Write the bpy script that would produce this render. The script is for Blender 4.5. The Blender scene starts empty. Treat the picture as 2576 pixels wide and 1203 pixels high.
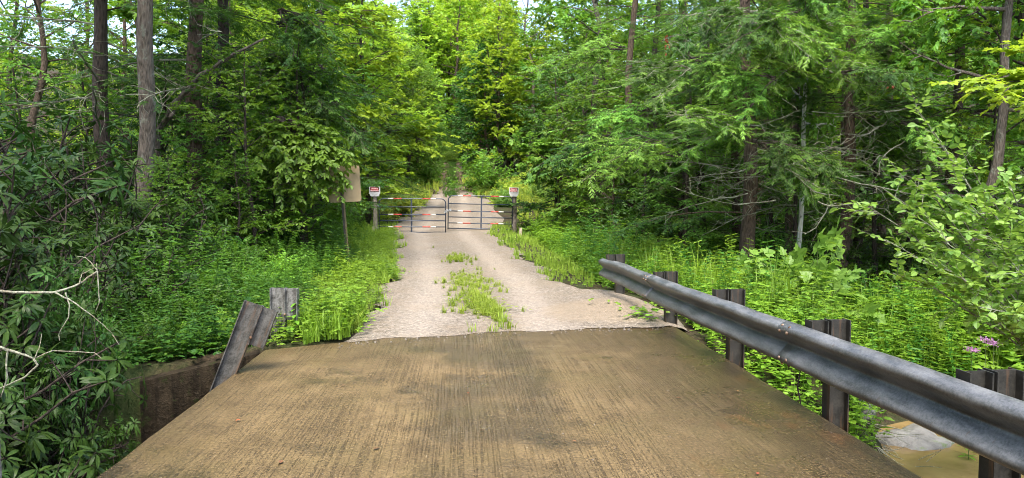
import bpy, math, random
import numpy as np
from mathutils import Vector, Matrix
R = math.radians
SC = bpy.context.scene
COL = SC.collection
# ------------------------------------------------------------------ camera, sky, sun
F = 1777.0 / 2576.0
CAM = np.array([0.0, 0.0, 1.6])
YAW, PITCH = R(3.77), R(3.27)
cd = bpy.data.cameras.new("Camera"); cam = bpy.data.objects.new("Camera", cd); COL.objects.link(cam)
cd.sensor_fit = 'HORIZONTAL'; cd.sensor_width = 36; cd.lens = 36 * F
cd.clip_start = 0.05; cd.clip_end = 1500
cam.location = CAM; cam.rotation_euler = (R(90) - PITCH, 0, -YAW)
SC.camera = cam
SUN_EL, SUN_AZ = R(62), R(188)          # azimuth measured from +Y towards +X
w = bpy.data.worlds.new("World"); SC.world = w; w.use_nodes = True
nt = w.node_tree
sky = nt.nodes.new('ShaderNodeTexSky'); sky.sky_type = 'NISHITA'; sky.sun_disc = False
sky.sun_elevation = SUN_EL; sky.sun_rotation = SUN_AZ
sky.air_density = 1.0; sky.dust_density = 3.0; sky.ozone_density = 1.0
bg = nt.nodes['Background']; bg.inputs[1].default_value = 0.15
nt.links.new(sky.outputs[0], bg.inputs[0])
sd = bpy.data.lights.new("Sun", 'SUN'); sun = bpy.data.objects.new("Sun", sd); COL.objects.link(sun)
sd.energy = 1.9; sd.angle = R(30.0); sd.color = (1.0, 0.95, 0.86)
sv = Vector((math.sin(SUN_AZ) * math.cos(SUN_EL), math.cos(SUN_AZ) * math.cos(SUN_EL), math.sin(SUN_EL)))
sun.rotation_euler = sv.to_track_quat('Z', 'Y').to_euler()
SC.view_settings.view_transform = 'Standard'; SC.view_settings.look = 'None'
SC.view_settings.gamma = 1; SC.view_settings.exposure = 2.2
SC.render.engine = 'CYCLES'
cy = SC.cycles
cy.max_bounces = 7; cy.diffuse_bounces = 4; cy.glossy_bounces = 2; cy.transmission_bounces = 4
cy.transparent_max_bounces = 4; cy.caustics_reflective = False; cy.caustics_refractive = False
cy.use_adaptive_sampling = True; cy.adaptive_threshold = 0.02; cy.sample_clamp_indirect = 6.0
cy.use_denoising = True; cy.filter_width = 1.0

rng = np.random.default_rng(7)
random.seed(7)

def at(px, py, Y):
    """point at world depth Y seen at photo position (px, py) (2576 px wide frame)"""
    u = (px - 1288.0) / 1777.0; v = (601.5 - py) / 1777.0
    d = np.array([u, 1.0, v])
    c, s = math.cos(PITCH), math.sin(PITCH)
    d = np.array([d[0], d[1] * c + d[2] * s, -d[1] * s + d[2] * c])
    c, s = math.cos(YAW), math.sin(YAW)
    d = np.array([d[0] * c + d[1] * s, -d[0] * s + d[1] * c, d[2]])
    return CAM + d * (Y / d[1])

# ------------------------------------------------------------------ mesh collecting
def nrm(a):
    return a / np.maximum(np.linalg.norm(a, axis=-1, keepdims=True), 1e-9)

class G:
    def __init__(s): s.V, s.L, s.T, s.A, s.M, s.n = [], [], [], [], [], 0
    def add(s, v, loops, totals, tint=0.5, mat=0):
        v = np.asarray(v, float); loops = np.asarray(loops); totals = np.asarray(totals)
        s.V.append(v); s.L.append(loops + s.n); s.T.append(totals)
        s.A.append(np.broadcast_to(np.asarray(tint, float), (len(v),)).copy())
        s.M.append(np.full(len(totals), mat)); s.n += len(v)
    def arrays(s):
        return (np.concatenate(s.V), np.concatenate(s.L), np.concatenate(s.T), np.concatenate(s.A), np.concatenate(s.M))
    def mesh(s, name, mats, smooth=False):
        V, L, T, A, M = s.arrays()
        me = bpy.data.meshes.new(name)
        me.vertices.add(len(V)); me.vertices.foreach_set('co', V.astype(np.float32).ravel())
        me.loops.add(len(L)); me.loops.foreach_set('vertex_index', L.astype(np.int32))
        me.polygons.add(len(T))
        st = np.concatenate([[0], np.cumsum(T)[:-1]])
        me.polygons.foreach_set('loop_start', st.astype(np.int32))
        me.polygons.foreach_set('loop_total', T.astype(np.int32))
        me.polygons.foreach_set('material_index', M.astype(np.int32))
        me.polygons.foreach_set('use_smooth', np.full(len(T), smooth))
        at_ = me.attributes.new('tint', 'FLOAT', 'POINT'); at_.data.foreach_set('value', A.astype(np.float32))
        for m in (mats if isinstance(mats, (list, tuple)) else [mats]): me.materials.append(m)
        me.update(calc_edges=True); me.validate()
        return me
    def build(s, name, mats, parent=None, smooth=False):
        return link(name, s.mesh(name, mats, smooth), parent)
    def box(s, c, d, tint=0.5, mat=0, rot=None):
        x, y, z = np.array(d) / 2.0
        v = np.array([[-x,-y,-z],[x,-y,-z],[x,y,-z],[-x,y,-z],[-x,-y,z],[x,-y,z],[x,y,z],[-x,y,z]])
        if rot is not None: v = v @ np.array(rot).T
        s.add(v + np.array(c), [0,3,2,1, 4,5,6,7, 0,1,5,4, 1,2,6,5, 2,3,7,6, 3,0,4,7], [4]*6, tint, mat)
    def tube(s, P, r, n=6, tint=0.5, mat=0, cap=True):
        P = np.asarray(P, float); k = len(P); r = np.broadcast_to(np.asarray(r, float), (k,))
        t = np.gradient(P, axis=0); t = nrm(t)
        ref = np.array([0.31, 0.17, 0.93]) if abs(t[0][2]) < 0.9 else np.array([0.93, 0.3, 0.1])
        a = nrm(np.cross(t, ref)); b = np.cross(t, a)
        th = np.linspace(0, 2*np.pi, n, endpoint=False)
        V = P[:, None] + r[:, None, None] * (np.cos(th)[None, :, None]*a[:, None] + np.sin(th)[None, :, None]*b[:, None])
        i = np.arange(k-1)[:, None]*n; j = np.arange(n)[None]; j2 = (j+1) % n
        q = np.stack([i+j, i+j2, i+n+j2, i+n+j], -1).reshape(-1)
        tot = [4]*((k-1)*n)
        if cap:
            q = np.concatenate([q, np.arange(n)[::-1], (k-1)*n+np.arange(n)]); tot = tot + [n, n]
        s.add(V.reshape(-1, 3), q, tot, tint, mat)
    def prism(s, outline, z0, z1, tint=0.5, mat=0):
        o = np.asarray(outline, float); n = len(o)
        V = np.concatenate([np.c_[o, np.full(n, z0)], np.c_[o, np.full(n, z1)]])
        i = np.arange(n); j = (i+1) % n
        q = np.concatenate([np.stack([i, j, j+n, i+n], -1).ravel(), i[::-1], i+n])
        s.add(V, q, [4]*n+[n, n], tint, mat)
    def scatter(s, tm, pos, mats3, tint, mat=0):
        """tm=(verts, loops, totals): copies at pos with 3x3 matrices (columns side/axis/normal)"""
        tv, tl, tt = tm[0], np.asarray(tm[1]), np.asarray(tm[2]); n, k = len(pos), len(tv)
        if n == 0: return
        V = pos[:, None] + np.einsum('nij,kj->nki', mats3, tv)
        Lp = (tl[None] + (np.arange(n)*k)[:, None]).ravel()
        tint = np.asarray(tint, float)
        if len(tm) > 3: ti = tint[:, None] + tm[3][None]
        else: ti = np.repeat(tint[:, None], k, 1)
        if len(tm) > 4: s.L.append(Lp+s.n); s.V.append(V.reshape(-1, 3)); s.T.append(np.tile(tt, n)); s.A.append(ti.ravel()); s.M.append(np.tile(tm[4], n)); s.n += n*k
        else: s.add(V.reshape(-1, 3), Lp, np.tile(tt, n), ti.ravel(), mat)

def link(name, data, parent=None):
    o = bpy.data.objects.new(name, data); COL.objects.link(o)
    if parent is not None: o.parent = parent
    return o
def tag(o, label=None, cat=None, group=None, kind=None):
    if label: o['label'] = label
    if cat: o['category'] = cat
    if group: o['group'] = group
    if kind: o['kind'] = kind
    return o
def thing(name, label, cat, loc=(0, 0, 0), group=None):
    o = link(name, None); o.location = tuple(float(v) for v in loc); o.empty_display_size = 0.2
    return tag(o, label, cat, group)
def copy_tree(o, parent=None):
    c = o.copy(); COL.objects.link(c)
    if parent is not None: c.parent = parent
    for ch in o.children: copy_tree(ch, c)
    return c

# ------------------------------------------------------------------ materials
def new_mat(name):
    m = bpy.data.materials.new(name); m.use_nodes = True
    t = m.node_tree; t.nodes.clear()
    out = t.nodes.new('ShaderNodeOutputMaterial')
    return m, t, out
def nd(t, typ, ins={}, **props):
    n = t.nodes.new(typ)
    for k, v in props.items(): setattr(n, k, v)
    for k, v in ins.items():
        if hasattr(v, 'is_output') or isinstance(v, bpy.types.NodeSocket): t.links.new(v, n.inputs[k])
        else: n.inputs[k].default_value = v
    return n
def rgba(c): return (c[0], c[1], c[2], 1)
def mixc(t, fac, a, b, mode='MIX'):
    n = nd(t, 'ShaderNodeMix', data_type='RGBA', blend_type=mode)
    for i, v in ((0, fac), (6, a), (7, b)):
        if isinstance(v, bpy.types.NodeSocket): t.links.new(v, n.inputs[i])
        else: n.inputs[i].default_value = rgba(v) if isinstance(v, tuple) else v
    return n.outputs[2]
def ramp(t, fac, stops):
    n = nd(t, 'ShaderNodeValToRGB', {0: fac}); e = n.color_ramp.elements
    while len(e) < len(stops): e.new(0.5)
    for x, (p, c) in zip(e, stops): x.position = p; x.color = rgba(c) if isinstance(c, tuple) else (c, c, c, 1)
    return n.outputs[0]
def noise(t, vec, scale, detail=4, rough=0.55, out=0):
    return nd(t, 'ShaderNodeTexNoise', {'Vector': vec, 'Scale': scale, 'Detail': detail, 'Roughness': rough}).outputs[out]
def coords(t, scale=(1, 1, 1)):
    c = nd(t, 'ShaderNodeTexCoord').outputs['Object']
    return nd(t, 'ShaderNodeMapping', {'Vector': c, 'Scale': scale}).outputs[0]
def wcoords(t, scale=(1, 1, 1)):
    c = nd(t, 'ShaderNodeNewGeometry').outputs['Position']
    return nd(t, 'ShaderNodeMapping', {'Vector': c, 'Scale': scale}).outputs[0]
def math_(t, op, a, b=0.0):
    n = nd(t, 'ShaderNodeMath', operation=op)
    for i, v in ((0, a), (1, b)):
        if isinstance(v, bpy.types.NodeSocket): t.links.new(v, n.inputs[i])
        else: n.inputs[i].default_value = v
    return n.outputs[0]
def surf(t, out, **ins):
    b = nd(t, 'ShaderNodeBsdfPrincipled')
    for k, v in ins.items():
        k = k.replace('_', ' ')
        if isinstance(v, bpy.types.NodeSocket): t.links.new(v, b.inputs[k])
        else: b.inputs[k].default_value = rgba(v) if isinstance(v, tuple) else v
    t.links.new(b.outputs[0], out.inputs[0]); return b
def bump(t, h, strength=0.5, dist=0.02):
    return nd(t, 'ShaderNodeBump', {'Height': h, 'Strength': strength, 'Distance': dist}).outputs[0]

def leaf_mat(name, dark, light, glow, rough=0.48, trans=0.40, spec=0.32):
    m, t, out = new_mat(name)
    ti = nd(t, 'ShaderNodeAttribute', attribute_name='tint').outputs['Fac']
    rnd = nd(t, 'ShaderNodeObjectInfo').outputs['Random']
    pn = noise(t, wcoords(t), 0.55, 2)
    f = math_(t, 'ADD', ti, math_(t, 'MULTIPLY', math_(t, 'SUBTRACT', pn, 0.5), 0.9))
    f = nd(t, 'ShaderNodeClamp', {0: f}).outputs[0]
    c = mixc(t, f, dark, light)
    hs = nd(t, 'ShaderNodeHueSaturation', {'Hue': nd(t, 'ShaderNodeMapRange', {'Value': rnd, 'To Min': 0.478, 'To Max': 0.51}).outputs[0],
            'Saturation': 0.97, 'Value': nd(t, 'ShaderNodeMapRange', {'Value': rnd, 'To Min': 0.8, 'To Max': 1.2}).outputs[0], 'Color': c}).outputs[0]
    b = nd(t, 'ShaderNodeBsdfPrincipled', {'Base Color': hs, 'Roughness': rough, 'Specular IOR Level': spec})
    tc = mixc(t, 0.5, hs, glow)
    tr = nd(t, 'ShaderNodeBsdfTranslucent', {'Color': tc})
    mx = nd(t, 'ShaderNodeMixShader', {0: trans, 1: b.outputs[0], 2: tr.outputs[0]})
    t.links.new(mx.outputs[0], out.inputs[0])
    return m

M = {}
M['leaf_mid']   = leaf_mat('broad leaf mid green', (.040,.115,.010), (.125,.26,.018), (.26,.46,.02))
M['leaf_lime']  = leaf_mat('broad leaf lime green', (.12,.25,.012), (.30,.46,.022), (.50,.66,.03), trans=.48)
M['leaf_dark']  = leaf_mat('broad leaf dark green', (.018,.070,.010), (.055,.155,.020), (.10,.26,.02))
M['leaf_blue']  = leaf_mat('pale cool green leaf', (.065,.19,.018), (.17,.36,.050), (.28,.50,.05))
M['leaf_pale']  = leaf_mat('pale young leaf', (.065,.16,.018), (.21,.35,.060), (.34,.52,.05), rough=.42, spec=.4)
M['rhodo']      = leaf_mat('rhododendron leaf', (.010,.034,.004), (.040,.092,.011), (.07,.18,.02), rough=.45, trans=.15, spec=.20)
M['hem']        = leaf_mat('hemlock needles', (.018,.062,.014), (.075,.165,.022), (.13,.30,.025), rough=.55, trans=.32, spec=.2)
M['hem_lit']    = leaf_mat('sunlit hemlock needles', (.050,.15,.018), (.17,.33,.035), (.28,.50,.04), rough=.55, trans=.36, spec=.2)  # lighter copy of the hemlock needles, sunlight put into its colour
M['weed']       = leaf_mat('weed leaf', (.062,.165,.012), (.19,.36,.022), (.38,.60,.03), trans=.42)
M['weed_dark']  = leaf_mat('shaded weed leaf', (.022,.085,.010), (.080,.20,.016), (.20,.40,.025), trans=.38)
M['grass']      = leaf_mat('grass blade', (.11,.20,.016), (.26,.36,.040), (.44,.60,.04), rough=.55, trans=.38, spec=.2)
M['meadow']     = leaf_mat('tall meadow grass', (.20,.32,.030), (.46,.53,.075), (.58,.68,.07), rough=.6, trans=.38, spec=.15)

def bark_mat(name, dark, light, lichen, lich_amt=0.62, sc=1.0):
    m, t, out = new_mat(name)
    v = coords(t, (17*sc, 17*sc, 4.2*sc))
    n1 = noise(t, v, 1.6, 6, .65)
    vo = nd(t, 'ShaderNodeTexVoronoi', {'Vector': v, 'Scale': 1.8}).outputs[0]
    h = math_(t, 'ADD', n1, math_(t, 'MULTIPLY', vo, .6))
    c = mixc(t, ramp(t, h, [(.35, 0.0), (.95, 1.0)]), dark, light)
    l = ramp(t, noise(t, coords(t), 5.5, 5, .7), [(lich_amt-.04, 0.0), (lich_amt+.06, 1.0)])
    c = mixc(t, l, c, lichen)
    surf(t, out, Base_Color=c, Roughness=.9, Specular_IOR_Level=.2, Normal=bump(t, h, .9, .04))
    return m
M['bark']       = bark_mat('brown bark', (.022,.016,.012), (.12,.085,.062), (.15,.16,.12), .66)
M['bark_dark']  = bark_mat('dark bark', (.012,.010,.009), (.065,.050,.040), (.09,.10,.075), .68)
M['bark_grey']  = bark_mat('grey bark', (.026,.021,.016), (.13,.108,.088), (.17,.175,.14), .60)
M['bark_white'] = bark_mat('white birch bark', (.22,.21,.19), (.62,.61,.57), (.05,.045,.04), .63, .5)
M['twig']       = bark_mat('lichened dead twig', (.06,.052,.038), (.17,.155,.115), (.27,.28,.20), .48, 2)
M['deadlimb']   = bark_mat('pale lichened limb', (.13,.105,.07), (.29,.255,.18), (.34,.34,.25), .45, 2)
M['stem']       = bark_mat('green stem', (.05,.08,.02), (.12,.17,.05), (.12,.09,.05), .62, 2)

def steel_mat(name, dark, light, metal, rough, rust=0.75):
    m, t, out = new_mat(name)
    c = coords(t)
    n1 = noise(t, coords(t, (1, .35, 1)), 9, 6, .7); n2 = noise(t, c, 70, 3, .65)
    col = mixc(t, ramp(t, math_(t, 'ADD', n1, math_(t, 'MULTIPLY', math_(t, 'SUBTRACT', n2, .5), .5)), [(.35, 0.0), (.68, 1.0)]), dark, light)
    st = ramp(t, noise(t, coords(t, (14, 14, 1.5)), 1.3, 4, .6), [(rust-.08, 0.0), (rust+.05, 1.0)])
    col = mixc(t, math_(t, 'MULTIPLY', st, .75), col, (.10, .052, .025))
    surf(t, out, Base_Color=col, Metallic=metal, Roughness=ramp(t, n1, [(.3, rough-.1), (.75, rough+.15)]), Normal=bump(t, n2, .15, .003))
    return m
M['galv']  = steel_mat('galvanised rail steel', (.075,.077,.077), (.215,.215,.212), .5, .42, .74)
M['post']  = steel_mat('weathered post steel', (.008,.0075,.006), (.034,.031,.025), .1, .5, .62)
M['post_pale'] = steel_mat('pale weathered post steel', (.05,.047,.042), (.25,.245,.235), .3, .5, .68)
M['post_mid'] = steel_mat('brown weathered post steel', (.026,.024,.020), (.115,.110,.100), .3, .5, .60)
M['gate']  = steel_mat('dark navy gate paint', (.012,.018,.032), (.03,.04,.065), .0, .35, .9)
M['chain'] = steel_mat('zinc chain', (.35,.36,.37), (.6,.62,.64), .8, .35, .9)
M['bolt']  = steel_mat('rusty bolt', (.10,.06,.04), (.25,.18,.13), .5, .5, .55)

def flat_mat(name, c, rough=.5, amt=.25, metal=0.0):
    m, t, out = new_mat(name)
    n = noise(t, coords(t), 9, 5, .6)
    k = mixc(t, math_(t, 'MULTIPLY', ramp(t, n, [(.4, 0.0), (.8, 1.0)]), amt), c, tuple(v*.45 for v in c))
    surf(t, out, Base_Color=k, Roughness=rough, Metallic=metal)
    return m
M['sign_white'] = flat_mat('white sign plastic', (.46,.455,.44), .4, .15)
M['sign_red']   = flat_mat('red sign print', (.34,.012,.014), .4, .2)
M['sign_black'] = flat_mat('black sign print', (.02,.02,.022), .4, .1)
M['sign_pink']  = flat_mat('faded pale lettering', (.78,.55,.52), .4, .1)
M['sign_grey']  = flat_mat('grey small print', (.22,.21,.21), .5, .1)
M['tape_red']   = flat_mat('red reflective tape', (.40,.045,.03), .4, .15)
M['tape_white'] = flat_mat('white reflective tape', (.48,.46,.42), .3, .2)
M['sign_back']  = flat_mat('tan sign back', (.27,.205,.115), .55, .35)
M['chan_dark']  = flat_mat('dark green channel steel', (.02,.017,.012), .5, .3)
M['chan_tan']   = flat_mat('tan rusted channel flange', (.14,.105,.052), .55, .5)
M['wood']       = bark_mat('weathered post wood', (.10,.085,.065), (.27,.235,.18), (.20,.20,.15), .7)
M['wood_dark']  = bark_mat('dark weathered post wood', (.05,.042,.035), (.16,.135,.11), (.12,.12,.09), .7)
M['stake']      = bark_mat('pale wood stake', (.25,.21,.15), (.48,.42,.31), (.3,.3,.2), .75)
M['petal']      = leaf_mat('purple flower', (.30,.12,.26), (.55,.30,.50), (.6,.3,.5), trans=.4)
M['seed']       = leaf_mat('dry seed head', (.30,.24,.08), (.48,.40,.16), (.5,.4,.15))
M['dead_leaf']  = leaf_mat('fallen leaf', (.08,.04,.016), (.22,.12,.045), (.3,.12,.04), trans=.15)
M['red_leaf']   = leaf_mat('rusty red leaf', (.22,.05,.015), (.40,.13,.04), (.35,.10,.02), trans=.3)
M['pebble']     = flat_mat('white gravel chip', (.19,.165,.135), .8, .5)

def ground_material():
    m, t, out = new_mat('forest floor')
    c = wcoords(t)
    n1 = noise(t, c, 2.2, 6, .65); n2 = noise(t, c, 22, 5, .7); n3 = noise(t, c, .35, 3)
    col = mixc(t, ramp(t, n2, [(.35, 0.0), (.7, 1.0)]), (.016, .011, .007), (.065, .045, .026))
    g = math_(t, 'MULTIPLY', ramp(t, math_(t, 'ADD', math_(t, 'MULTIPLY', n1, .6), math_(t, 'MULTIPLY', n3, .4)), [(.44, 0.0), (.60, 1.0)]), .55)
    col = mixc(t, g, col, mixc(t, n2, (.016, .040, .008), (.045, .085, .014)))
    surf(t, out, Base_Color=col, Roughness=.95, Specular_IOR_Level=.15, Normal=bump(t, n2, 1, .05))
    return m
def gravel_material():
    m, t, out = new_mat('crushed gravel')
    c = wcoords(t)
    v1 = nd(t, 'ShaderNodeTexVoronoi', {'Vector': c, 'Scale': 33, 'Randomness': 1})
    v2 = nd(t, 'ShaderNodeTexVoronoi', {'Vector': c, 'Scale': 74, 'Randomness': 1})
    big = noise(t, c, .9, 5, .6); mid = noise(t, c, 6, 5, .7)
    s1 = nd(t, 'ShaderNodeSeparateColor', {0: v1.outputs['Color']}); s2 = nd(t, 'ShaderNodeSeparateColor', {0: v2.outputs['Color']})
    pick = math_(t, 'ADD', math_(t, 'MULTIPLY', s1.outputs[0], .6), math_(t, 'MULTIPLY', s2.outputs[1], .4))
    stone = ramp(t, pick, [(.05, (.045,.036,.028)), (.3, (.145,.120,.095)), (.6, (.225,.187,.148)), (.95, (.37,.32,.27))])
    sand = mixc(t, mid, (.15, .112, .072), (.27, .205, .14))
    f = ramp(t, math_(t, 'ADD', math_(t, 'MULTIPLY', big, .65), math_(t, 'MULTIPLY', mid, .35)), [(.44, 0.0), (.62, 1.0)])
    col = mixc(t, math_(t, 'MULTIPLY', f, .62), stone, sand)
    pz = nd(t, 'ShaderNodeSeparateXYZ', {0: c}); off = math_(t, 'ADD', pz.outputs[0], math_(t, 'ADD', math_(t, 'MULTIPLY', nd(t, 'ShaderNodeMapRange', {'Value': pz.outputs[1], 'From Min': 13.0, 'From Max': 26.5, 'To Min': -.2, 'To Max': .9}).outputs[0], 1.0), math_(t, 'MULTIPLY', math_(t, 'SUBTRACT', big, .5), .5)))
    trk = math_(t, 'ABSOLUTE', math_(t, 'SUBTRACT', math_(t, 'ABSOLUTE', off), .80))
    worn = ramp(t, trk, [(.12, 1.0), (.42, 0.0)])
    col = mixc(t, math_(t, 'MULTIPLY', worn, .55), mixc(t, .35, col, (.10, .085, .06)), mixc(t, .5, col, (.33, .285, .235)))
    snd = nd(t, 'ShaderNodeVectorMath', {0: c, 1: (1.95, 9.7, .05)}, operation='DISTANCE').outputs['Value']
    col = mixc(t, math_(t, 'MULTIPLY', ramp(t, math_(t, 'ADD', snd, math_(t, 'MULTIPLY', math_(t, 'SUBTRACT', mid, .5), .9)), [(.75, 1.0), (1.25, 0.0)]), .6), col, mixc(t, mid, (.14, .105, .068), (.28, .22, .15)))
    lit = ramp(t, noise(t, c, 11, 6, .75), [(.68, 0.0), (.75, 1.0)])
    col = mixc(t, math_(t, 'MULTIPLY', lit, .55), col, (.13, .07, .035))
    # the track beyond the gate turns to bare brown dirt
    pos = nd(t, 'ShaderNodeSeparateXYZ', {0: nd(t, 'ShaderNodeNewGeometry').outputs['Position']})
    far = nd(t, 'ShaderNodeMapRange', {'Value': math_(t, 'ADD', pos.outputs[1], math_(t, 'MULTIPLY', math_(t, 'SUBTRACT', big, .5), 10.0)), 'From Min': 44.0, 'From Max': 51.0}).outputs[0]
    col = mixc(t, far, col, mixc(t, mid, (.045, .028, .018), (.13, .088, .058)))
    h = math_(t, 'ADD', math_(t, 'MULTIPLY', v1.outputs[0], -1.0), math_(t, 'MULTIPLY', v2.outputs[0], -.5))
    surf(t, out, Base_Color=col, Roughness=.85, Specular_IOR_Level=.3, Normal=bump(t, h, .9, .022))
    return m
def deck_material():
    m, t, out = new_mat('wet tined concrete')
    c = wcoords(t)
    sep = nd(t, 'ShaderNodeSeparateXYZ', {0: c})
    warp = noise(t, wcoords(t, (.9, .22, 1)), 1.0, 2)
    x = math_(t, 'ADD', sep.outputs[0], math_(t, 'MULTIPLY', warp, .12))
    x = math_(t, 'ADD', x, math_(t, 'MULTIPLY', sep.outputs[1], .010))
    vec = nd(t, 'ShaderNodeCombineXYZ', {0: x, 1: math_(t, 'MULTIPLY', sep.outputs[1], .010), 2: 0.0}).outputs[0]
    vec2 = nd(t, 'ShaderNodeCombineXYZ', {0: x, 1: math_(t, 'MULTIPLY', sep.outputs[1], .16), 2: 3.0}).outputs[0]
    l1 = noise(t, vec, 84, 0, .5); l2 = noise(t, vec2, 13, 3, .6)
    grain = noise(t, c, 34, 5, .8); grit = noise(t, c, 54, 3, .85); big = noise(t, c, .62, 5, .62); mid = noise(t, c, 2.6, 6, .65)
    lm = ramp(t, noise(t, wcoords(t, (1, .5, 1)), 1.6, 4), [(.34, .25), (.54, 1.0)])
    gr1 = ramp(t, l1, [(.40, 1.0), (.50, 0.0)])
    brk = ramp(t, noise(t, wcoords(t, (1, .55, 1)), 38, 3, .7), [(.44, .08), (.56, 1.0)])
    groove = math_(t, 'MULTIPLY', math_(t, 'MULTIPLY', gr1, lm), brk)
    deep = math_(t, 'MULTIPLY', math_(t, 'MULTIPLY', ramp(t, l2, [(.27, 1.0), (.32, 0.0)]), lm), .5)
    groove = math_(t, 'MAXIMUM', groove, deep)
    cross = math_(t, 'MULTIPLY', ramp(t, noise(t, wcoords(t, (.45, 9, 1)), 3.2, 4, .65), [(.60, 0.0), (.70, 1.0)]), .55)
    groove = math_(t, 'MAXIMUM', groove, cross)
    base = mixc(t, ramp(t, math_(t, 'ADD', math_(t, 'MULTIPLY', mid, .6), math_(t, 'MULTIPLY', grain, .4)), [(.34, 0.0), (.66, 1.0)]), (.060, .040, .016), (.160, .111, .049))
    base = mixc(t, math_(t, 'MULTIPLY', ramp(t, noise(t, wcoords(t, (1, .6, 1)), 1.7, 5, .6), [(.52, 0.0), (.68, 1.0)]), .6), base, (.195, .135, .064))
    jit = math_(t, 'MULTIPLY', math_(t, 'SUBTRACT', mid, .5), 1.8)
    edge = nd(t, 'ShaderNodeMapRange', {'Value': math_(t, 'ADD', sep.outputs[0], jit), 'From Min': .95, 'From Max': 2.2}).outputs[0]
    edl = nd(t, 'ShaderNodeMapRange', {'Value': math_(t, 'SUBTRACT', math_(t, 'MULTIPLY', jit, .5), sep.outputs[0]), 'From Min': 1.7, 'From Max': 2.25}).outputs[0]
    yend = nd(t, 'ShaderNodeMapRange', {'Value': math_(t, 'ADD', sep.outputs[1], jit), 'From Min': 6.6, 'From Max': 8.2}).outputs[0]
    cen = nd(t, 'ShaderNodeMapRange', {'Value': math_(t, 'ADD', math_(t, 'ABSOLUTE', math_(t, 'SUBTRACT', sep.outputs[0], .22)), math_(t, 'MULTIPLY', jit, .35)), 'From Min': .62, 'From Max': .38}).outputs[0]
    cen = math_(t, 'MULTIPLY', cen, nd(t, 'ShaderNodeMapRange', {'Value': noise(t, wcoords(t, (.3, 1, 1)), 1.3, 3), 'From Min': .36, 'From Max': .52}).outputs[0])
    damp = math_(t, 'MAXIMUM', math_(t, 'MULTIPLY', edge, .95), math_(t, 'MAXIMUM', math_(t, 'MULTIPLY', cen, .60), ramp(t, big, [(.55, 0.0), (.63, 1.0)])))
    damp = math_(t, 'MAXIMUM', damp, math_(t, 'MAXIMUM', math_(t, 'MULTIPLY', edl, .6), math_(t, 'MULTIPLY', yend, .5)))
    col = mixc(t, math_(t, 'MULTIPLY', damp, .84), base, (.024, .018, .010))
    alg = ramp(t, noise(t, wcoords(t, (1, 1, 7)), .9, 4, .6), [(.50, 0.0), (.68, 1.0)])
    col = mixc(t, math_(t, 'MULTIPLY', alg, .28), col, (.060, .056, .012))
    rust = ramp(t, noise(t, wcoords(t, (1.2, .6, 1)), 1.9, 4, .6), [(.60, 0.0), (.70, 1.0)])
    col = mixc(t, math_(t, 'MULTIPLY', math_(t, 'MULTIPLY', rust, math_(t, 'MAXIMUM', edge, edl)), .6), col, (.10, .045, .014))
    col = mixc(t, math_(t, 'MULTIPLY', groove, .46), col, (.016, .011, .006))
    col = mixc(t, math_(t, 'MULTIPLY', ramp(t, grit, [(.55, 0.0), (.66, 1.0)]), .75), col, (.21, .15, .075))
    col = mixc(t, math_(t, 'MULTIPLY', ramp(t, grit, [(.36, 1.0), (.47, 0.0)]), .8), col, (.018, .013, .008))
    col = mixc(t, math_(t, 'MULTIPLY', ramp(t, noise(t, c, 34, 2, .5), [(.72, 0.0), (.76, 1.0)]), .6), col, (.34, .29, .22))
    pud = ramp(t, math_(t, 'ADD', math_(t, 'MULTIPLY', noise(t, c, .8, 3), .7), math_(t, 'MULTIPLY', mid, .3)), [(.535, 0.0), (.62, 1.0)])
    rg = nd(t, 'ShaderNodeMapRange', {'Value': damp, 'To Min': .58, 'To Max': .27}).outputs[0]
    rg = math_(t, 'SUBTRACT', rg, math_(t, 'MULTIPLY', pud, .16))
    h = math_(t, 'ADD', math_(t, 'MULTIPLY', groove, -.9), math_(t, 'ADD', math_(t, 'MULTIPLY', grain, .45), math_(t, 'MULTIPLY', grit, .35)))
    h = math_(t, 'MULTIPLY', h, math_(t, 'SUBTRACT', 1.0, math_(t, 'MULTIPLY', pud, .6)))
    surf(t, out, Base_Color=col, Roughness=rg, Specular_IOR_Level=.22, Normal=bump(t, h, .8, .010))
    return m
def wall_material():
    m, t, out = new_mat('stained mossy concrete')
    n = noise(t, wcoords(t, (1, 1, .5)), 4, 6, .7); n2 = noise(t, wcoords(t), 30, 4, .75); st = noise(t, wcoords(t, (7, 7, .5)), 1.5, 4, .6)
    col = mixc(t, ramp(t, n, [(.35, 0.0), (.65, 1.0)]), (.008, .006, .004), (.050, .038, .024))
    col = mixc(t, ramp(t, st, [(.50, 0.0), (.66, .8)]), col, (.006, .005, .004))
    col = mixc(t, ramp(t, n2, [(.58, 0.0), (.70, .6)]), col, (.075, .060, .042))
    col = mixc(t, ramp(t, noise(t, wcoords(t), 6, 5, .75), [(.56, 0.0), (.64, .9)]), col, (.020, .034, .007))
    surf(t, out, Base_Color=col, Roughness=.95, Specular_IOR_Level=.06, Normal=bump(t, math_(t, 'ADD', n, n2), 1.0, .03))
    return m
def water_material():
    m, t, out = new_mat('shallow muddy water')
    n = noise(t, wcoords(t), 1.6, 5, .6); n2 = noise(t, wcoords(t, (1, 2.2, 1)), 5, 3, .6)
    col = mixc(t, ramp(t, n, [(.3, 0.0), (.7, 1.0)]), (.105, .066, .024), (.21, .145, .062))
    col = mixc(t, ramp(t, noise(t, wcoords(t), 9, 5, .75), [(.60, 0.0), (.68, .6)]), col, (.10, .065, .03))
    surf(t, out, Base_Color=col, Roughness=.08, IOR=1.33, Specular_IOR_Level=.3, Normal=bump(t, n2, .25, .02))
    return m
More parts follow.
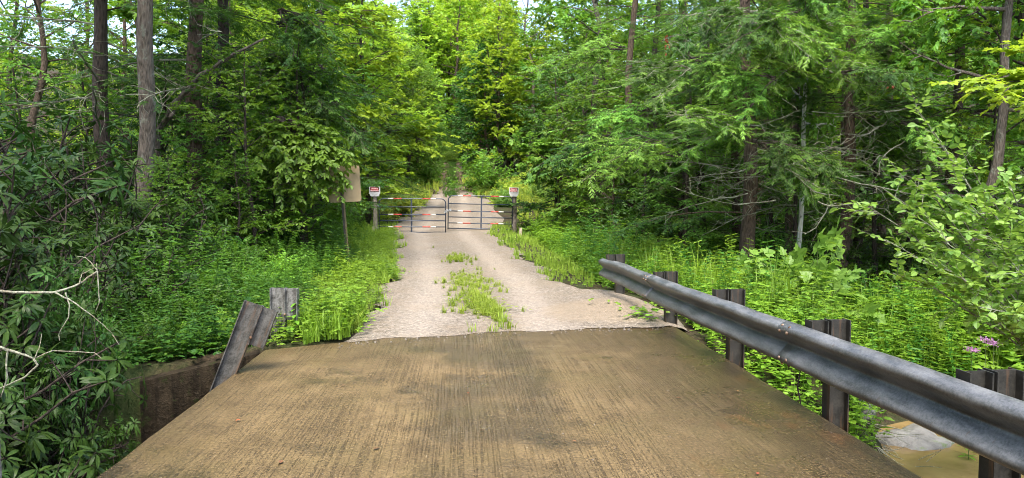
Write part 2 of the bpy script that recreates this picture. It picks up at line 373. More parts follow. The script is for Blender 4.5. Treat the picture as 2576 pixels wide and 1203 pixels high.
def rock_material():
    m, t, out = new_mat('grey creek rock')
    n = noise(t, coords(t), 4, 7, .65)
    col = mixc(t, ramp(t, n, [(.3, 0.0), (.7, 1.0)]), (.07, .066, .058), (.20, .19, .17))
    col = mixc(t, ramp(t, noise(t, coords(t), 3, 5, .7), [(.56, 0.0), (.64, .8)]), col, (.08, .12, .025))
    surf(t, out, Base_Color=col, Roughness=.8, Normal=bump(t, n, .8, .05))
    return m
M['ground'] = ground_material(); M['gravel'] = gravel_material(); M['deck'] = deck_material()
M['wallc'] = wall_material(); M['water'] = water_material(); M['rock'] = rock_material()

# ------------------------------------------------------------------ terrain
ZR_Y = [-40, 9, 15, 26.5, 36, 44, 50, 65, 80, 110, 150, 220]
ZR_Z = [0, 0, .08, .33, .95, 1.6, 2.35, 4.1, 6.2, 11.5, 19, 33]
def zr(y): return np.interp(y, ZR_Y, ZR_Z)
def xc(y): return np.interp(y, [0, 9, 13, 22.5, 26.5, 50, 80, 150], [.2, .25, .2, -.5, -.9, -.95, -1.45, -2.4])
def smooth(a, b, x):
    t = np.clip((x-a)/(b-a), 0, 1); return t*t*(3-2*t)
def vnoise(x, y, f, seed=0):
    return (np.sin(x*f*1.3+seed*1.7+1.9*np.sin(y*f*.7+seed))+np.sin(y*f*1.1+seed*2.3+1.7*np.sin(x*f*.8-seed)))*.5
def J(x): return np.interp(x, [-2.2, -1.5, -1.0, .57, 2.7], [7.52, 7.85, 8.10, 8.48, 8.68])   # far end of the deck
def sdist(x, y): return (x-2.6)*-.284+(y-8.9)*.959
def gz(x, y):
    x = np.asarray(x, float); y = np.asarray(y, float)
    dx = x-xc(y); dr = np.maximum(0, dx-2.3); dl = np.maximum(0, -dx-2.3)
    near = 1-smooth(18, 40, y)
    z = zr(y)*np.ones_like(x)
    z = z-np.minimum(1.15, dr*.22)*near + np.maximum(0, dr-13)*.16
    z = z+np.minimum(.35, dl*.08)*smooth(9, 14, y) - .10*smooth(0.1, 1.2, dl)*(1-smooth(9, 13, y)) + np.maximum(0, dl-20)*.10
    z = z+vnoise(x, y, .9, 1)*.09*np.clip((np.abs(dx)-2.2)*.6, 0, 1)+vnoise(x, y, .22, 4)*.35*np.clip((np.abs(dx)-5)*.1, 0, 1)
    s = sdist(x, y)+np.maximum(0, -3.2-x)*.8
    inner = (x > -3.6) & (x < 2.75)
    hi = np.where(inner, .18, np.where(x > 0, 1.4-1.6*(1-smooth(4.7, 5.9, x)), .7)); lo = np.where(inner, -.12, np.where(x > 0, -1.35-1.1*(1-smooth(4.7, 5.9, x)), -1.2))
    c = np.where(y < 20, 1-np.clip((s-lo)/(hi-lo), 0, 1), 0); c = c*c*(3-2*c)
    nb = smooth(-7.4, -5.6, s)
    c = np.where(inner, c*smooth(-8.2, -7.0, s), c*nb)
    zc = -1.95+vnoise(x, y, 1.7, 2)*.06
    z = z*(1-c)+zc*c
    far = (s < -5.8) & ~inner
    z = np.where(far, np.minimum(z, -.25+vnoise(x, y, .8, 6)*.12), z)
    return np.where(inner & (y < J(x)-.05) & (x < 2.62) & (x > -2.13) & (z > -.45), -.45, z)

def grid(xs, ys, zf, name, mat, uvz=0.0):
    X, Y = np.meshgrid(xs, ys); Z = zf(X, Y)+uvz
    nx, ny = len(xs), len(ys); g = G()
    i = (np.arange(ny-1)[:, None]*nx+np.arange(nx-1)[None])
    q = np.stack([i, i+1, i+nx+1, i+nx], -1).ravel()
    g.add(np.stack([X.ravel(), Y.ravel(), Z.ravel()], -1), q, [4]*((nx-1)*(ny-1)))
    return g.build(name, mat, smooth=True)
def under(x, y):
    z = gz(x, y); dx = np.abs(x-xc(y))
    return z-.06*(1-smooth(1.5, 3.2, dx))*(y > 8.8)
xs = np.concatenate([np.linspace(-200, -32, 26), np.linspace(-30, -10, 34), np.linspace(-9.6, 14, 150), np.linspace(14.6, 34, 34), np.linspace(36, 200, 26)])
ys = np.concatenate([np.linspace(-40, -4, 18), np.linspace(-3.5, 32, 170), np.linspace(32.6, 70, 60), np.linspace(72, 260, 48)])
tag(grid(xs, ys, under, 'ground', M['ground']), kind='structure')

# gravel road ribbon with an uneven edge, a turnout to the right behind the gate
def road_edges(y):
    kk = min(1, max(.25, (y-8.5)/3)); wob = .16*math.sin(y*1.9)+.10*math.sin(y*4.3+1)+.06*math.sin(y*9.1)
    wob2 = .16*math.sin(y*1.6+2)+.10*math.sin(y*5.1)+.06*math.sin(y*8.3+1)
    l = np.interp(y, [7, 9, 13, 22.5, 26.5, 34, 42, 48, 56, 160], [-1.5, -1.42, -1.42, -2.25, -2.75, -3.0, -2.3, -1.9, -2.0, -3.3])
    r = np.interp(y, [7, 9, 10.6, 11.8, 15, 22.5, 26.5, 30, 34, 38, 42, 46, 50, 160], [2.7, 3.05, 2.9, 2.0, 1.6, 1.2, 1.0, 1.4, 3.2, 3.6, 1.6, .6, -.1, -1.4])
    return l+wob*kk, r+wob2*kk
g = G(); rows = []
ysr = np.concatenate([np.linspace(0, 1, 5), np.linspace(1.15, 42, 190), np.linspace(43, 140, 60)])
NX = 26
for k, yy in enumerate(ysr):
    y0 = 8.0+yy
    l, r = road_edges(y0)
    xsr = np.linspace(l, r, NX)
    if k < 5 or y0 < 9.6:          # front edge follows the skewed end of the deck
        sk = J(xsr)-.07+.03*np.sin(xsr*5)+.025*np.sin(xsr*13)+.02*np.sin(xsr*31)
        yrow = sk+yy*(1-np.clip(yy/1.6, 0, 1)*.0)
    else:
        sk = J(xsr)-.03
        yrow = sk+yy+(8.0-sk)*np.clip((yy-1.6)/3, 0, 1)
    z = zr(yrow)+.004+.016*np.clip(yy/1.5, 0, 1)+.012*np.sin(xsr*2.1+yrow*.7)*np.clip((yrow-9)/3, 0, 1)
    z = z-.03*np.exp(-((xsr-xc(yrow)-.75)/.35)**2)*np.clip((yrow-9)/2, 0, 1)-.03*np.exp(-((xsr-xc(yrow)+.75)/.35)**2)*np.clip((yrow-9)/2, 0, 1)
    z = z+.10*np.exp(-((xsr-2.2)/.6)**2-((yrow-9.9)/.9)**2)
    z = z-.22*np.maximum(0, xsr-xc(yrow)-2.3)*(yrow > 8)
    z[0] -= .05; z[-1] -= .06
    rows.append(np.stack([xsr, yrow, z], -1))
V = np.concatenate(rows); n = len(rows)
i = (np.arange(n-1)[:, None]*NX+np.arange(NX-1)[None])
g.add(V, np.stack([i, i+1, i+NX+1, i+NX], -1).ravel(), [4]*((n-1)*(NX-1)))
tag(g.build('gravel_road', M['gravel'], smooth=True), kind='structure')

# concrete deck
g = G()
far = [(2.62, 8.70)]+[(x, float(J(x))+.02) for x in np.linspace(2.2, -1.9, 14)]+[(-2.13, 7.57)]
out_ = [(-2.13, -6), (2.62, -6)]+[(2.62+.004*math.sin(y*7)+.003*math.sin(y*17), y) for y in np.linspace(-5.5, 8.5, 60)]+far+[(-2.13+.004*math.sin(y*6)+.004*math.sin(y*19), y) for y in np.linspace(7.2, -5.5, 60)]
g.prism(out_, -.40, 0)
deck = g.build('bridge_deck', M['deck'])
bv = deck.modifiers.new('b', 'BEVEL'); bv.width = .018; bv.segments = 2; bv.limit_method = 'ANGLE'
tag(deck, 'wet brown concrete bridge deck with tined grooves in the foreground', 'bridge')
# abutment and wing walls beneath the far end
g = G()
A0, A1 = np.array([-2.13, 7.46]), np.array([2.66, 8.88])
g.prism([A0, A1, A1+(-.085, .29), A0+(-.085, .29)], -2.3, -.403)
ab = g.build('abutment_wall', M['wallc']); tag(ab, 'dark stained concrete abutment wall under the far end of the bridge deck', 'wall')
g = G()
w0, w1 = np.array([-2.16, 7.50]), np.array([-3.24, 7.16]); nn = np.array([-.085, .27])
v = [(*w0, -2.3), (*w1, -2.3), (*(w1+nn), -2.3), (*(w0+nn), -2.3), (*w0, -.02), (*w1, -.22), (*(w1+nn), -.22), (*(w0+nn), -.02)]
g.add(v, [0,1,2,3, 7,6,5,4, 0,4,5,1, 1,5,6,2, 2,6,7,3, 3,7,4,0], [4]*6)
tag(g.build('wing_wall', M['wallc']), 'dark mossy concrete wing wall left of the bridge deck beneath the leaning post', 'wall')
g = G()
w0, w1 = np.array([2.70, 8.92]), np.array([3.15, 9.06]); nn = np.array([-.08, .26])
v = [(*w0, -2.3), (*w1, -2.3), (*(w1+nn), -2.3), (*(w0+nn), -2.3), (*w0, -.05), (*w1, -.12), (*(w1+nn), -.12), (*(w0+nn), -.05)]
g.add(v, [3,2,1,0, 4,5,6,7, 1,5,4,0, 2,6,5,1, 3,7,6,2, 0,4,7,3], [4]*6)
tag(g.build('wing_wall', M['wallc']), 'short dark concrete wing wall stub right of the bridge deck under the guardrail', 'wall')
# creek
g = G(); gx = np.linspace(-30, 30, 40); gy = np.linspace(-12, 22, 30)
tag(grid(gx, gy, lambda X, Y: np.full_like(X, -1.63), 'creek_water', M['water']), kind='structure')

# ------------------------------------------------------------------ leaf templates (unit length along +Y, blade in XY)
def T_(v, faces): return (np.array(v, float), [i for f in faces for i in f], [len(f) for f in faces])
LEAF = T_([(0,0,0),(.27,.26,.05),(.25,.62,.03),(0,1,-.10),(-.25,.62,.03),(-.27,.26,.05)], [(0,1,2,3),(0,3,4,5)])
ROUND = T_([(0,0,0),(.30,.18,.05),(.38,.48,.06),(.22,.80,.0),(0,1,-.08),(-.22,.80,.0),(-.38,.48,.06),(-.30,.18,.05),(0,.5,-.03)],
           [(0,1,2,8),(8,2,3,4),(0,8,6,7),(8,4,5,6)])
LONG = T_([(0,0,0),(0,.33,.03),(0,.68,-.03),(0,1,-.18),(.10,.25,.05),(.135,.58,.0),(.075,.87,-.10),(-.10,.25,.05),(-.135,.58,.0),(-.075,.87,-.10)],
          [(0,4,1),(1,4,5,2),(2,5,6,3),(0,1,7),(1,2,8,7),(2,3,9,8)])
LOBE = T_([(0,0,0),(.20,.05,.02),(.46,.10,.05),(.32,.30,.04),(.52,.52,.06),(.22,.58,.03),(.18,.80,.0),(0,1,-.08),(-.18,.80,.0),(-.22,.58,.03),(-.52,.52,.06),(-.32,.30,.04),(-.46,.10,.05),(-.20,.05,.02)],
          [(0,1,2,3),(0,3,4,5),(0,5,6,7),(0,7,8,9),(0,9,10,11),(0,11,12,13)])
NEEDLE = T_([(0,0,0),(.11,.35,.02),(0,1,-.04),(-.11,.35,-.02)], [(0,1,2,3)])

def frames(a, n, size, wid=1.0):
    a = nrm(a); s = nrm(np.cross(a, n)); n2 = np.cross(s, a)
    size = np.broadcast_to(np.asarray(size, float), (len(a),)); wid = np.broadcast_to(np.asarray(wid, float), (len(a),))
    return np.stack([s*(size*wid)[:, None], a*size[:, None], n2*size[:, None]], -1)

def twig_leaves(g, P, D, Ln, nl, tm, size, r, droop=.25, jit=.35, mat=1, tint=None, wid=1.0, spread=50, up=(0, 0, 1)):
    """alternate leaves left and right along each twig, blades facing up"""
    N = len(P); P = np.asarray(P); D = nrm(np.asarray(D)); Ln = np.asarray(Ln)
    t = (np.arange(nl)+.5)/nl*.9+.1
    t = np.clip(t[None]+r.normal(0, .03, (N, nl)), .05, 1.02)
    side = np.where((np.arange(nl) % 2)[None] == 0, 1, -1)*np.ones((N, 1))
    side[:, -1] *= .12
    upv = np.broadcast_to(np.array(up, float), D.shape)
    S = nrm(np.cross(D, upv)+1e-4); U = np.cross(S, D)
    a = np.cos(R(spread))*D[:, None]+np.sin(R(spread))*side[..., None]*S[:, None]+r.normal(0, jit*.6, (N, nl, 3))
    a[..., 2] -= droop*r.uniform(.2, 1.4, (N, nl))
    nv = U[:, None]+r.normal(0, jit, (N, nl, 3))
    pos = P[:, None]+D[:, None]*(t*Ln[:, None])[..., None]
    sz = size*r.uniform(.65, 1.2, (N, nl))
    if tint is None: tw = r.uniform(.15, .85, (N, 1)); tt = np.clip(tw+r.normal(0, .15, (N, nl)), 0, 1)
    else: tt = np.clip(np.asarray(tint).reshape(-1, 1)+r.normal(0, .15, (N, nl)), 0, 1)
    g.scatter(tm, pos.reshape(-1, 3), frames(a.reshape(-1, 3), nv.reshape(-1, 3), sz.ravel(), wid), tt.ravel(), mat)

def curve(p, d, L, k, r, wob=.12, lift=0.0):
    """polyline of k points from p along d, bending by lift and wobble"""
    pts = [np.array(p, float)]; d = np.array(d, float)/np.linalg.norm(d)
    for i in range(k-1):
        d = d+r.normal(0, wob, 3)/math.sqrt(k)*1.5; d[2] += lift/k; d = d/np.linalg.norm(d)
        pts.append(pts[-1]+d*L/(k-1))
    return np.array(pts)
def along(pts, t):
    t = np.clip(t, 0, .9999)*(len(pts)-1); i = int(t); f = t-i
    return pts[i]*(1-f)+pts[i+1]*f, nrm(pts[min(i+1, len(pts)-1)]-pts[i])
def trunk_pts(H, r, wob=.05, k=14):
    z = np.linspace(0, H, k); ph = r.uniform(0, 6, 4)
    x = wob*H*.05*(np.sin(z*.55+ph[0])+.5*np.sin(z*1.3+ph[1])); y = wob*H*.05*(np.sin(z*.5+ph[2])+.5*np.sin(z*1.2+ph[3]))
    return np.stack([x-x[0], y-y[0], z], -1)
def trunk_tube(g, P, r0, top=.25, n=12, flare=.5):
    z = P[:, 2]; H = z[-1]
    # subdivide for a lumpy bole
    k = max(20, int(H*3)); zz = np.linspace(0, 1, k)
    Q = np.array([along(P, t)[0] for t in zz])
    rr = r0*(1-(1-top)*zz)*(1+flare*np.exp(-zz*H/.35))*(1+.035*np.sin(zz*H*2.3)+.025*np.sin(zz*H*5.1))
    g.tube(Q, rr, n)

def deciduous(seed, H=13, r0=.16, h0=3.0, Rc=3.4, n1=24, nl=9, tm=LEAF, size=.13, wid=1.0, dens=1.0, up0=.9, droop=.3, top=.2, flat=.35, wob=.3):
    r = np.random.default_rng(seed); wood = G(); lf = G()
    P = trunk_pts(H, r, wob); trunk_tube(wood, P, r0, top)
    TP, TD, TL = [], [], []
    az = r.uniform(0, 6.28)
    for i in range(n1):
        f = (i+.5)/n1; z = (h0+(H-h0)*f**.9)/H
        p, _ = along(P, z*.995)
        az += 2.4+r.normal(0, .35)
        prof = (math.sin(math.pi*min(1, .18+.80*f))**.7)*(1-.25*f)
        L = max(.5, Rc*prof*r.uniform(.7, 1.15))
        el = .10+up0*f+r.normal(0, .12)
        d = (math.cos(az)*math.cos(el), math.sin(az)*math.cos(el), math.sin(el))
        pts = curve(p, d, L, 7, r, .22, -.25 if f < .35 else .15)
        rb = r0*(.38-.22*f)*max(.35, L/Rc)
        wood.tube(pts, np.linspace(rb, .008, 7), 5, cap=False)
        n2 = max(3, int(L/.36*dens))
        for j in range(n2):
            t = .22+.78*(j+r.uniform(.2, .8))/n2
            q, dd = along(pts, t); sgn = 1 if j % 2 else -1
            a2 = math.atan2(dd[1], dd[0])+sgn*r.uniform(.5, 1.25); e2 = r.normal(.10, .25)
            d2 = np.array([math.cos(a2)*math.cos(e2), math.sin(a2)*math.cos(e2), math.sin(e2)])
            L2 = (.42*(1-t)*L+.45)*r.uniform(.7, 1.2)
            p2 = curve(q, d2, L2, 4, r, .25, -.2)
            wood.tube(p2, np.linspace(max(.008, rb*.35), .004, 4), 3, cap=False)
            n3 = max(2, int(L2/.16*dens))
            for k in range(n3):
                tt = .15+.85*(k+r.uniform(0, 1))/n3
                qq, d3 = along(p2, tt); s3 = 1 if k % 2 else -1
                a3 = math.atan2(d3[1], d3[0])+s3*r.uniform(.4, 1.2); e3 = r.normal(-.02, flat)
                TP.append(qq); TD.append((math.cos(a3)*math.cos(e3), math.sin(a3)*math.cos(e3), math.sin(e3))); TL.append(r.uniform(.25, .5)*(size/.13)**.5)
            TP.append(p2[-2]); TD.append(p2[-1]-p2[-2]); TL.append(.4)
    twig_leaves(lf, TP, TD, TL, nl, tm, size, r, droop, .38, 0, wid=wid)
    return wood, lf

def hemlock(seed, H=16, r0=.17, h0=1.5, Rc=3.3, n1=54, dead_to=3.5, dens=1.0, droop=-.45, nb=22, fine=1.0):
    r = np.random.default_rng(seed); wood = G(); lf = G(); tw = G()
    P = trunk_pts(H, r, .12); trunk_tube(wood, P, r0, .15)
    az = r.uniform(0, 6.28); SP, SD, SL = [], [], []
    for i in range(n1):
        f = (i+.5)/n1; zz = h0+(H-h0)*f**.95; p, _ = along(P, zz/H*.995)
        az += 2.4+r.normal(0, .4)
        L = Rc*(1-.78*f)*r.uniform(.65, 1.1); el = r.normal(.12, .12)
        d = (math.cos(az)*math.cos(el), math.sin(az)*math.cos(el), math.sin(el))
        pts = curve(p, d, L, 8, r, .14, droop)
        dead = zz < dead_to and r.uniform() < .75
        (tw if dead else wood).tube(pts, np.linspace(.024*(1-.5*f), .004, 8), 4, cap=False)
        n2 = int(L/.13*dens)
        for j in range(n2):
            t = .18+.82*(j+r.uniform(.2, .8))/n2
            if dead and r.uniform() < .45: continue
            q, dd = along(pts, t); sgn = 1 if j % 2 else -1
            a2 = math.atan2(dd[1], dd[0])+sgn*r.uniform(.6, 1.0); e2 = r.normal(-.22, .16) if not dead else r.normal(-.1, .4)
            d2 = np.array([math.cos(a2)*math.cos(e2), math.sin(a2)*math.cos(e2), math.sin(e2)])
            L2 = (.30*(1-t)*L+.28)*r.uniform(.6, 1.25)
            if dead:
                tw.tube(curve(q, d2, L2, 4, r, .45, -.2), np.linspace(.008, .003, 4), 3, cap=False)
                if r.uniform() < .6:
                    continue
                L2 *= .5
            elif j % 3 == 0: wood.tube(np.array([q, q+d2*L2]), [.005, .002], 3, cap=False)
            SP.append(q); SD.append(d2); SL.append(L2)
            m = max(1, int(L2/.14))
            for k in range(m):
                tt = (k+.7)/m; s3 = 1 if k % 2 else -1; a3 = a2+s3*r.uniform(.5, 1.0); e3 = e2+r.normal(-.08, .12)
                SP.append(q+d2*L2*tt); SD.append((math.cos(a3)*math.cos(e3), math.sin(a3)*math.cos(e3), math.sin(e3))); SL.append(L2*(1-.6*tt)*.6+.06)
    # twiglets feathered with needle tufts
    SL = np.array(SL); tint = np.clip(r.uniform(.1, .8, len(SP)), 0, 1)
    twig_leaves(lf, SP, SD, SL, nb, NEEDLE, .085*fine, r, .10, .22, 0, tint=tint, wid=.85, spread=42)
    return wood, lf, tw

def bush(seed, H=1.6, Rc=1.1, n=34, nl=9, tm=LEAF, size=.10, wid=1.0, droop=.25, sub=9, low=.1, spread=50, inner=True):
    """many stemmed leafy shrub, foliage reaching the ground"""
    r = np.random.default_rng(seed); wood = G(); lf = G(); TP, TD, TL = [], [], []
    for i in range(n):
        az = r.uniform(0, 6.28); el = math.asin(r.uniform(low, 1))
        L = r.uniform(.65, 1.05)*math.sqrt((Rc*math.cos(el))**2+(H*math.sin(el))**2)
        d = (math.cos(az)*math.cos(el)*.8, math.sin(az)*math.cos(el)*.8, math.sin(el)+.25)
        pts = curve((r.normal(0, .08*Rc), r.normal(0, .08*Rc), 0), d, L, 6, r, .25, -.5)
        wood.tube(pts, np.linspace(.010+.006*H, .004, 6), 4, cap=False)
        for j in range(sub):
            t = r.uniform(.25, 1); q, dd = along(pts, t); v = nrm(dd*.6+r.normal(0, .7, 3)*np.array([1, 1, .5]))
            L2 = r.uniform(.25, .5)*Rc*.6+.08
            TP.append(q); TD.append(v); TL.append(L2)
            if j % 3 == 0: wood.tube(np.array([q, q+v*L2]), [.006, .002], 3, cap=False)
    twig_leaves(lf, TP, TD, TL, nl, tm, size, r, droop, .4, 0, wid=wid, spread=spread)
    return wood, lf

def rhododendron(seed, H=2.2, Rc=1.3, n=44, size=.15):
    r = np.random.default_rng(seed); wood = G(); lf = G(); C, A = [], []
    for i in range(n):
        az = r.uniform(0, 6.28); el = math.asin(r.uniform(.05, 1)); L = r.uniform(.55, 1.05)*math.sqrt((Rc*math.cos(el))**2+(H*math.sin(el))**2)
        d = (math.cos(az)*math.cos(el), math.sin(az)*math.cos(el), math.sin(el)+.1)
        pts = curve((r.normal(0, .12), r.normal(0, .12), 0), d, L, 7, r, .38, .15)
        wood.tube(pts, np.linspace(.022, .007, 7), 5, cap=False)
        C.append(pts[-1]); A.append(nrm(pts[-1]-pts[-2])+np.array([0, 0, .5]))
        for j in range(4):
            q, dd = along(pts, r.uniform(.35, .95)); v = nrm(dd*.5+r.normal(0, .7, 3)+np.array([0, 0, .35]))
            b = curve(q, v, r.uniform(.2, .5), 4, r, .3, .3); wood.tube(b, np.linspace(.008, .005, 4), 4, cap=False)
            C.append(b[-1]); A.append(nrm(b[-1]-b[-2])+np.array([0, 0, .4]))
    C = np.array(C); A = nrm(np.array(A)); N = len(C); nl = 10
    ref = nrm(r.normal(0, 1, (N, 3))); S = nrm(np.cross(A, ref)); B = np.cross(A, S)
    th = (np.arange(nl)*2*np.pi/nl)[None]+r.uniform(0, 6.28, (N, 1))+r.normal(0, .2, (N, nl))
    radial = np.cos(th)[..., None]*S[:, None]+np.sin(th)[..., None]*B[:, None]
    pit = r.uniform(-.35, .55, (N, nl))
    a = radial*np.cos(pit)[..., None]+A[:, None]*np.sin(pit)[..., None]; a[..., 2] -= r.uniform(0, .35, (N, nl))
    nv = A[:, None]-radial*.2+r.normal(0, .12, (N, nl, 3))
    pos = C[:, None]+a*.015
    sz = size*r.uniform(.6, 1.15, (N, nl)); tt = np.clip(r.uniform(.2, .8, (N, 1))+r.normal(0, .2, (N, nl)), 0, 1)
    lf.scatter(LONG, pos.reshape(-1, 3), frames(a.reshape(-1, 3), nv.reshape(-1, 3), sz.ravel()), tt.ravel())
    return wood, lf

# ------------------------------------------------------------------ low plant templates for ground cover
def as_tm(g):
    V, L, T, A, Mi = g.arrays(); return (V, L, T, A-.5, Mi)
def weed_plant(seed, H=.45, pairs=7, size=.085, tm=LEAF, wid=1.0, lean=.15):
    r = np.random.default_rng(seed); g = G()
    pts = curve((0, 0, 0), (r.normal(0, lean), r.normal(0, lean), 1), H, 5, r, .15)
    g.tube(pts, np.linspace(.004, .002, 5), 3, .4, 0, cap=False)
    pos, a, n, sz = [], [], [], []; az = r.uniform(0, 6)
    for i in range(pairs):
        q, d = along(pts, .15+.85*(i+.5)/pairs); az += 1.57+r.normal(0, .2)
        for s in (0, math.pi):
            pos.append(q); v = np.array([math.cos(az+s), math.sin(az+s), r.uniform(-.15, .35)]); a.append(v); n.append(np.array([0, 0, 1])-v*.3+r.normal(0, .15, 3))
            sz.append(size*r.uniform(.75, 1.2)*(1.15-.5*i/pairs))
    g.scatter(tm, np.array(pos), frames(np.array(a), np.array(n), np.array(sz), wid), np.clip(.35+.3*np.array(r.random(len(pos))), 0, 1), 0)
    return as_tm(g)
def grass_tuft(seed, nb=14, h=.28, spread=.5, width=.007):
    r = np.random.default_rng(seed); g = G()
    for i in range(nb):
        az = r.uniform(0, 6.28); L = h*r.uniform(.5, 1.15); o = np.array([r.normal(0, .03), r.normal(0, .03), 0]); bend = r.uniform(.2, 1)*spread
        dv = np.array([math.cos(az), math.sin(az), 0]); sv = np.array([-dv[1], dv[0], 0])*width*r.uniform(.7, 1.3)
        p = [o+dv*L*bend*t*t+np.array([0, 0, L*(t-.35*bend*t*t)]) for t in (0, .35, .7, 1)]
        v = [p[0]-sv, p[0]+sv, p[1]-sv*.9, p[1]+sv*.9, p[2]-sv*.6, p[2]+sv*.6, p[3]]
        g.add(v, [0,1,3,2, 2,3,5,4, 4,5,6], [4, 4, 3], .5+r.uniform(-.25, .25), 0)
    return as_tm(g)
def creeper(seed, n=7, size=.055, tm=LEAF, spread=.14, h=.12):
    r = np.random.default_rng(seed); g = G(); pos, a, nn, sz = [], [], [], []
    for i in range(n):
        q = np.array([r.normal(0, spread), r.normal(0, spread), r.uniform(.02, h)]); az = r.uniform(0, 6.28)
        for k in (-1.1, 0, 1.1):
            v = np.array([math.cos(az+k), math.sin(az+k), r.uniform(-.2, .15)]); pos.append(q); a.append(v); nn.append(np.array([0, 0, 1])+r.normal(0, .25, 3)); sz.append(size*r.uniform(.75, 1.25))
    g.scatter(tm, np.array(pos), frames(np.array(a), np.array(nn), np.array(sz)), .35+.3*r.random(len(pos)), 0)
    return as_tm(g)
def cover(name, mats, tms, X, Y, scale, r, zf=gz, patch=.7, dz=0.0):
    """a mass of low plants standing on the ground, one object"""
    g = G(); n = len(X); Z = zf(X, Y)+dz; kind = r.integers(0, len(tms), n)
    rot = r.uniform(0, 6.28, n); sc = np.broadcast_to(scale, (n,))*r.uniform(.6, 1.4, n)*(1+.35*vnoise(X, Y, 1.1, 9))
    tint = np.clip(.5+.5*patch*vnoise(X, Y, 1.3, 3)+r.normal(0, .16, n), 0, 1)
    for k, tm in enumerate(tms):
        m = kind == k
        if not m.any(): continue
        c, s = np.cos(rot[m])*sc[m], np.sin(rot[m])*sc[m]; z0 = np.zeros(m.sum())
        mt = np.stack([np.stack([c, -s, z0], -1), np.stack([s, c, z0], -1), np.stack([z0, z0, sc[m]], -1)], 1)
        g.scatter(tm, np.stack([X[m], Y[m], Z[m]], -1), mt, tint[m])
    return tag(g.build(name, mats), kind='stuff')

WEEDS = [weed_plant(100+i, H=.30+.08*i, pairs=5+i % 3, size=.075+.008*(i % 3)) for i in range(5)]
TALLW = [weed_plant(120+i, H=.75+.12*i, pairs=13, size=.11, wid=.62) for i in range(3)]
BROADW = [weed_plant(140+i, H=.35, pairs=4, size=.11, tm=ROUND, wid=.9) for i in range(3)]
CREEP = [creeper(160+i) for i in range(4)]
GRASS = [grass_tuft(180+i) for i in range(5)]
TALLG = [grass_tuft(190+i, 12, .75, .35, .008) for i in range(4)]

# ------------------------------------------------------------------ guardrail
def i_outline(w=.17, f=.10, t=.009):
    a, b = w/2, f/2; h = t/2
    return [(-a,-b),(-a+t,-b),(-a+t,-h),(a-t,-h),(a-t,-b),(a,-b),(a,b),(a-t,b),(a-t,h),(-a+t,h),(-a+t,b),(-a,b)]
def bolt_head(g, c, axis, r=.016, h=.014):
    c = np.array(c, float); a = np.array(axis, float)
    g.tube(np.array([c, c+a*h*.6, c+a*h]), [r, r*.85, r*.4], 8)
RAILP = np.array([(-4.0, 2.70), (1.5, 2.65), (3.1, 2.60), (3.95, 2.575), (5.3, 2.52), (7.75, 2.415), (8.95, 2.385), (10.3, 2.36), (11.55, 2.28)])   # (y, x of the rail's back)
def railx(y): return np.interp(y, RAILP[:, 0], RAILP[:, 1])
def railtop(y): return np.interp(y, [-4, 3.1, 5.3, 8.9, 11.3], [.66, .655, .64, .625, .64])
W_PROF = [(-.002,.312),(.018,.311),(.045,.300),(.071,.284),(.081,.271),(.083,.256),(.077,.243),(.050,.215),(.022,.186),(.008,.172),(.002,.163),(.0,.156),(.002,.149),(.008,.140),(.022,.126),(.050,.097),(.077,.069),(.083,.056),(.081,.041),(.071,.028),(.045,.012),(.018,.001),(-.002,.0)]
W_PROF = [(u, z*1.06) for u, z in W_PROF]
gr = thing('guardrail', 'long dented galvanised steel guardrail along the right edge of the bridge deck', 'guardrail', (2.5, 3.5, 0))
def rel(o, root): return o
def beam(y0, y1, off, flare=False):
    g = G(); k = max(8, int((y1-y0)/.12)); yy = np.linspace(y0, y1, k); V = []
    for y in yy:
        x = railx(y)-off; zt = railtop(y); dent = .014*math.exp(-((y-7.6)/.18)**2)+.010*math.exp(-((y-6.6)/.12)**2)
        sc = 1.0
        if flare: sc = 1-.10*smooth(10.6, 11.3, y)
        V.append([(x-u*sc*(1-.35*dent*10)-.004*math.sin(y*3.1+z*9), y, zt-.331+z*sc-dent*z*2.2+.003*math.sin(y*5+1)) for u, z in W_PROF])
    V = np.array(V).reshape(-1, 3)-np.array([2.5, 3.5, 0]); m = len(W_PROF)
    i = np.arange(k-1)[:, None]*m+np.arange(m-1)[None]
    g.add(V, np.stack([i, i+m, i+m+1, i+1], -1).ravel(), [4]*((k-1)*(m-1)))
    o = g.build('rail_beam', M['galv'], gr, smooth=True)
    sm = o.modifiers.new('s', 'SOLIDIFY'); sm.thickness = .004; sm.offset = 1
    return o
beam(-4.0, 1.70, .000); beam(1.50, 5.32, .005); beam(5.14, 9.00, .000); beam(8.82, 11.55, .005, True)
for ys_ in (5.23, 8.91):
    for k, (u, z) in enumerate([(.060,.308),(.082,.268),(.083,.060),(.060,.022)]):
        for dy in (-.055, .055):
            g = G(); c = np.array([railx(ys_+dy)-u-.006, ys_+dy, railtop(ys_)-.331+z])-np.array([2.5, 3.5, 0])
            bolt_head(g, c, (-1, 0, .3 if z > .2 else -.2), .015, .012); g.build('splice_bolt', M['bolt'], gr)
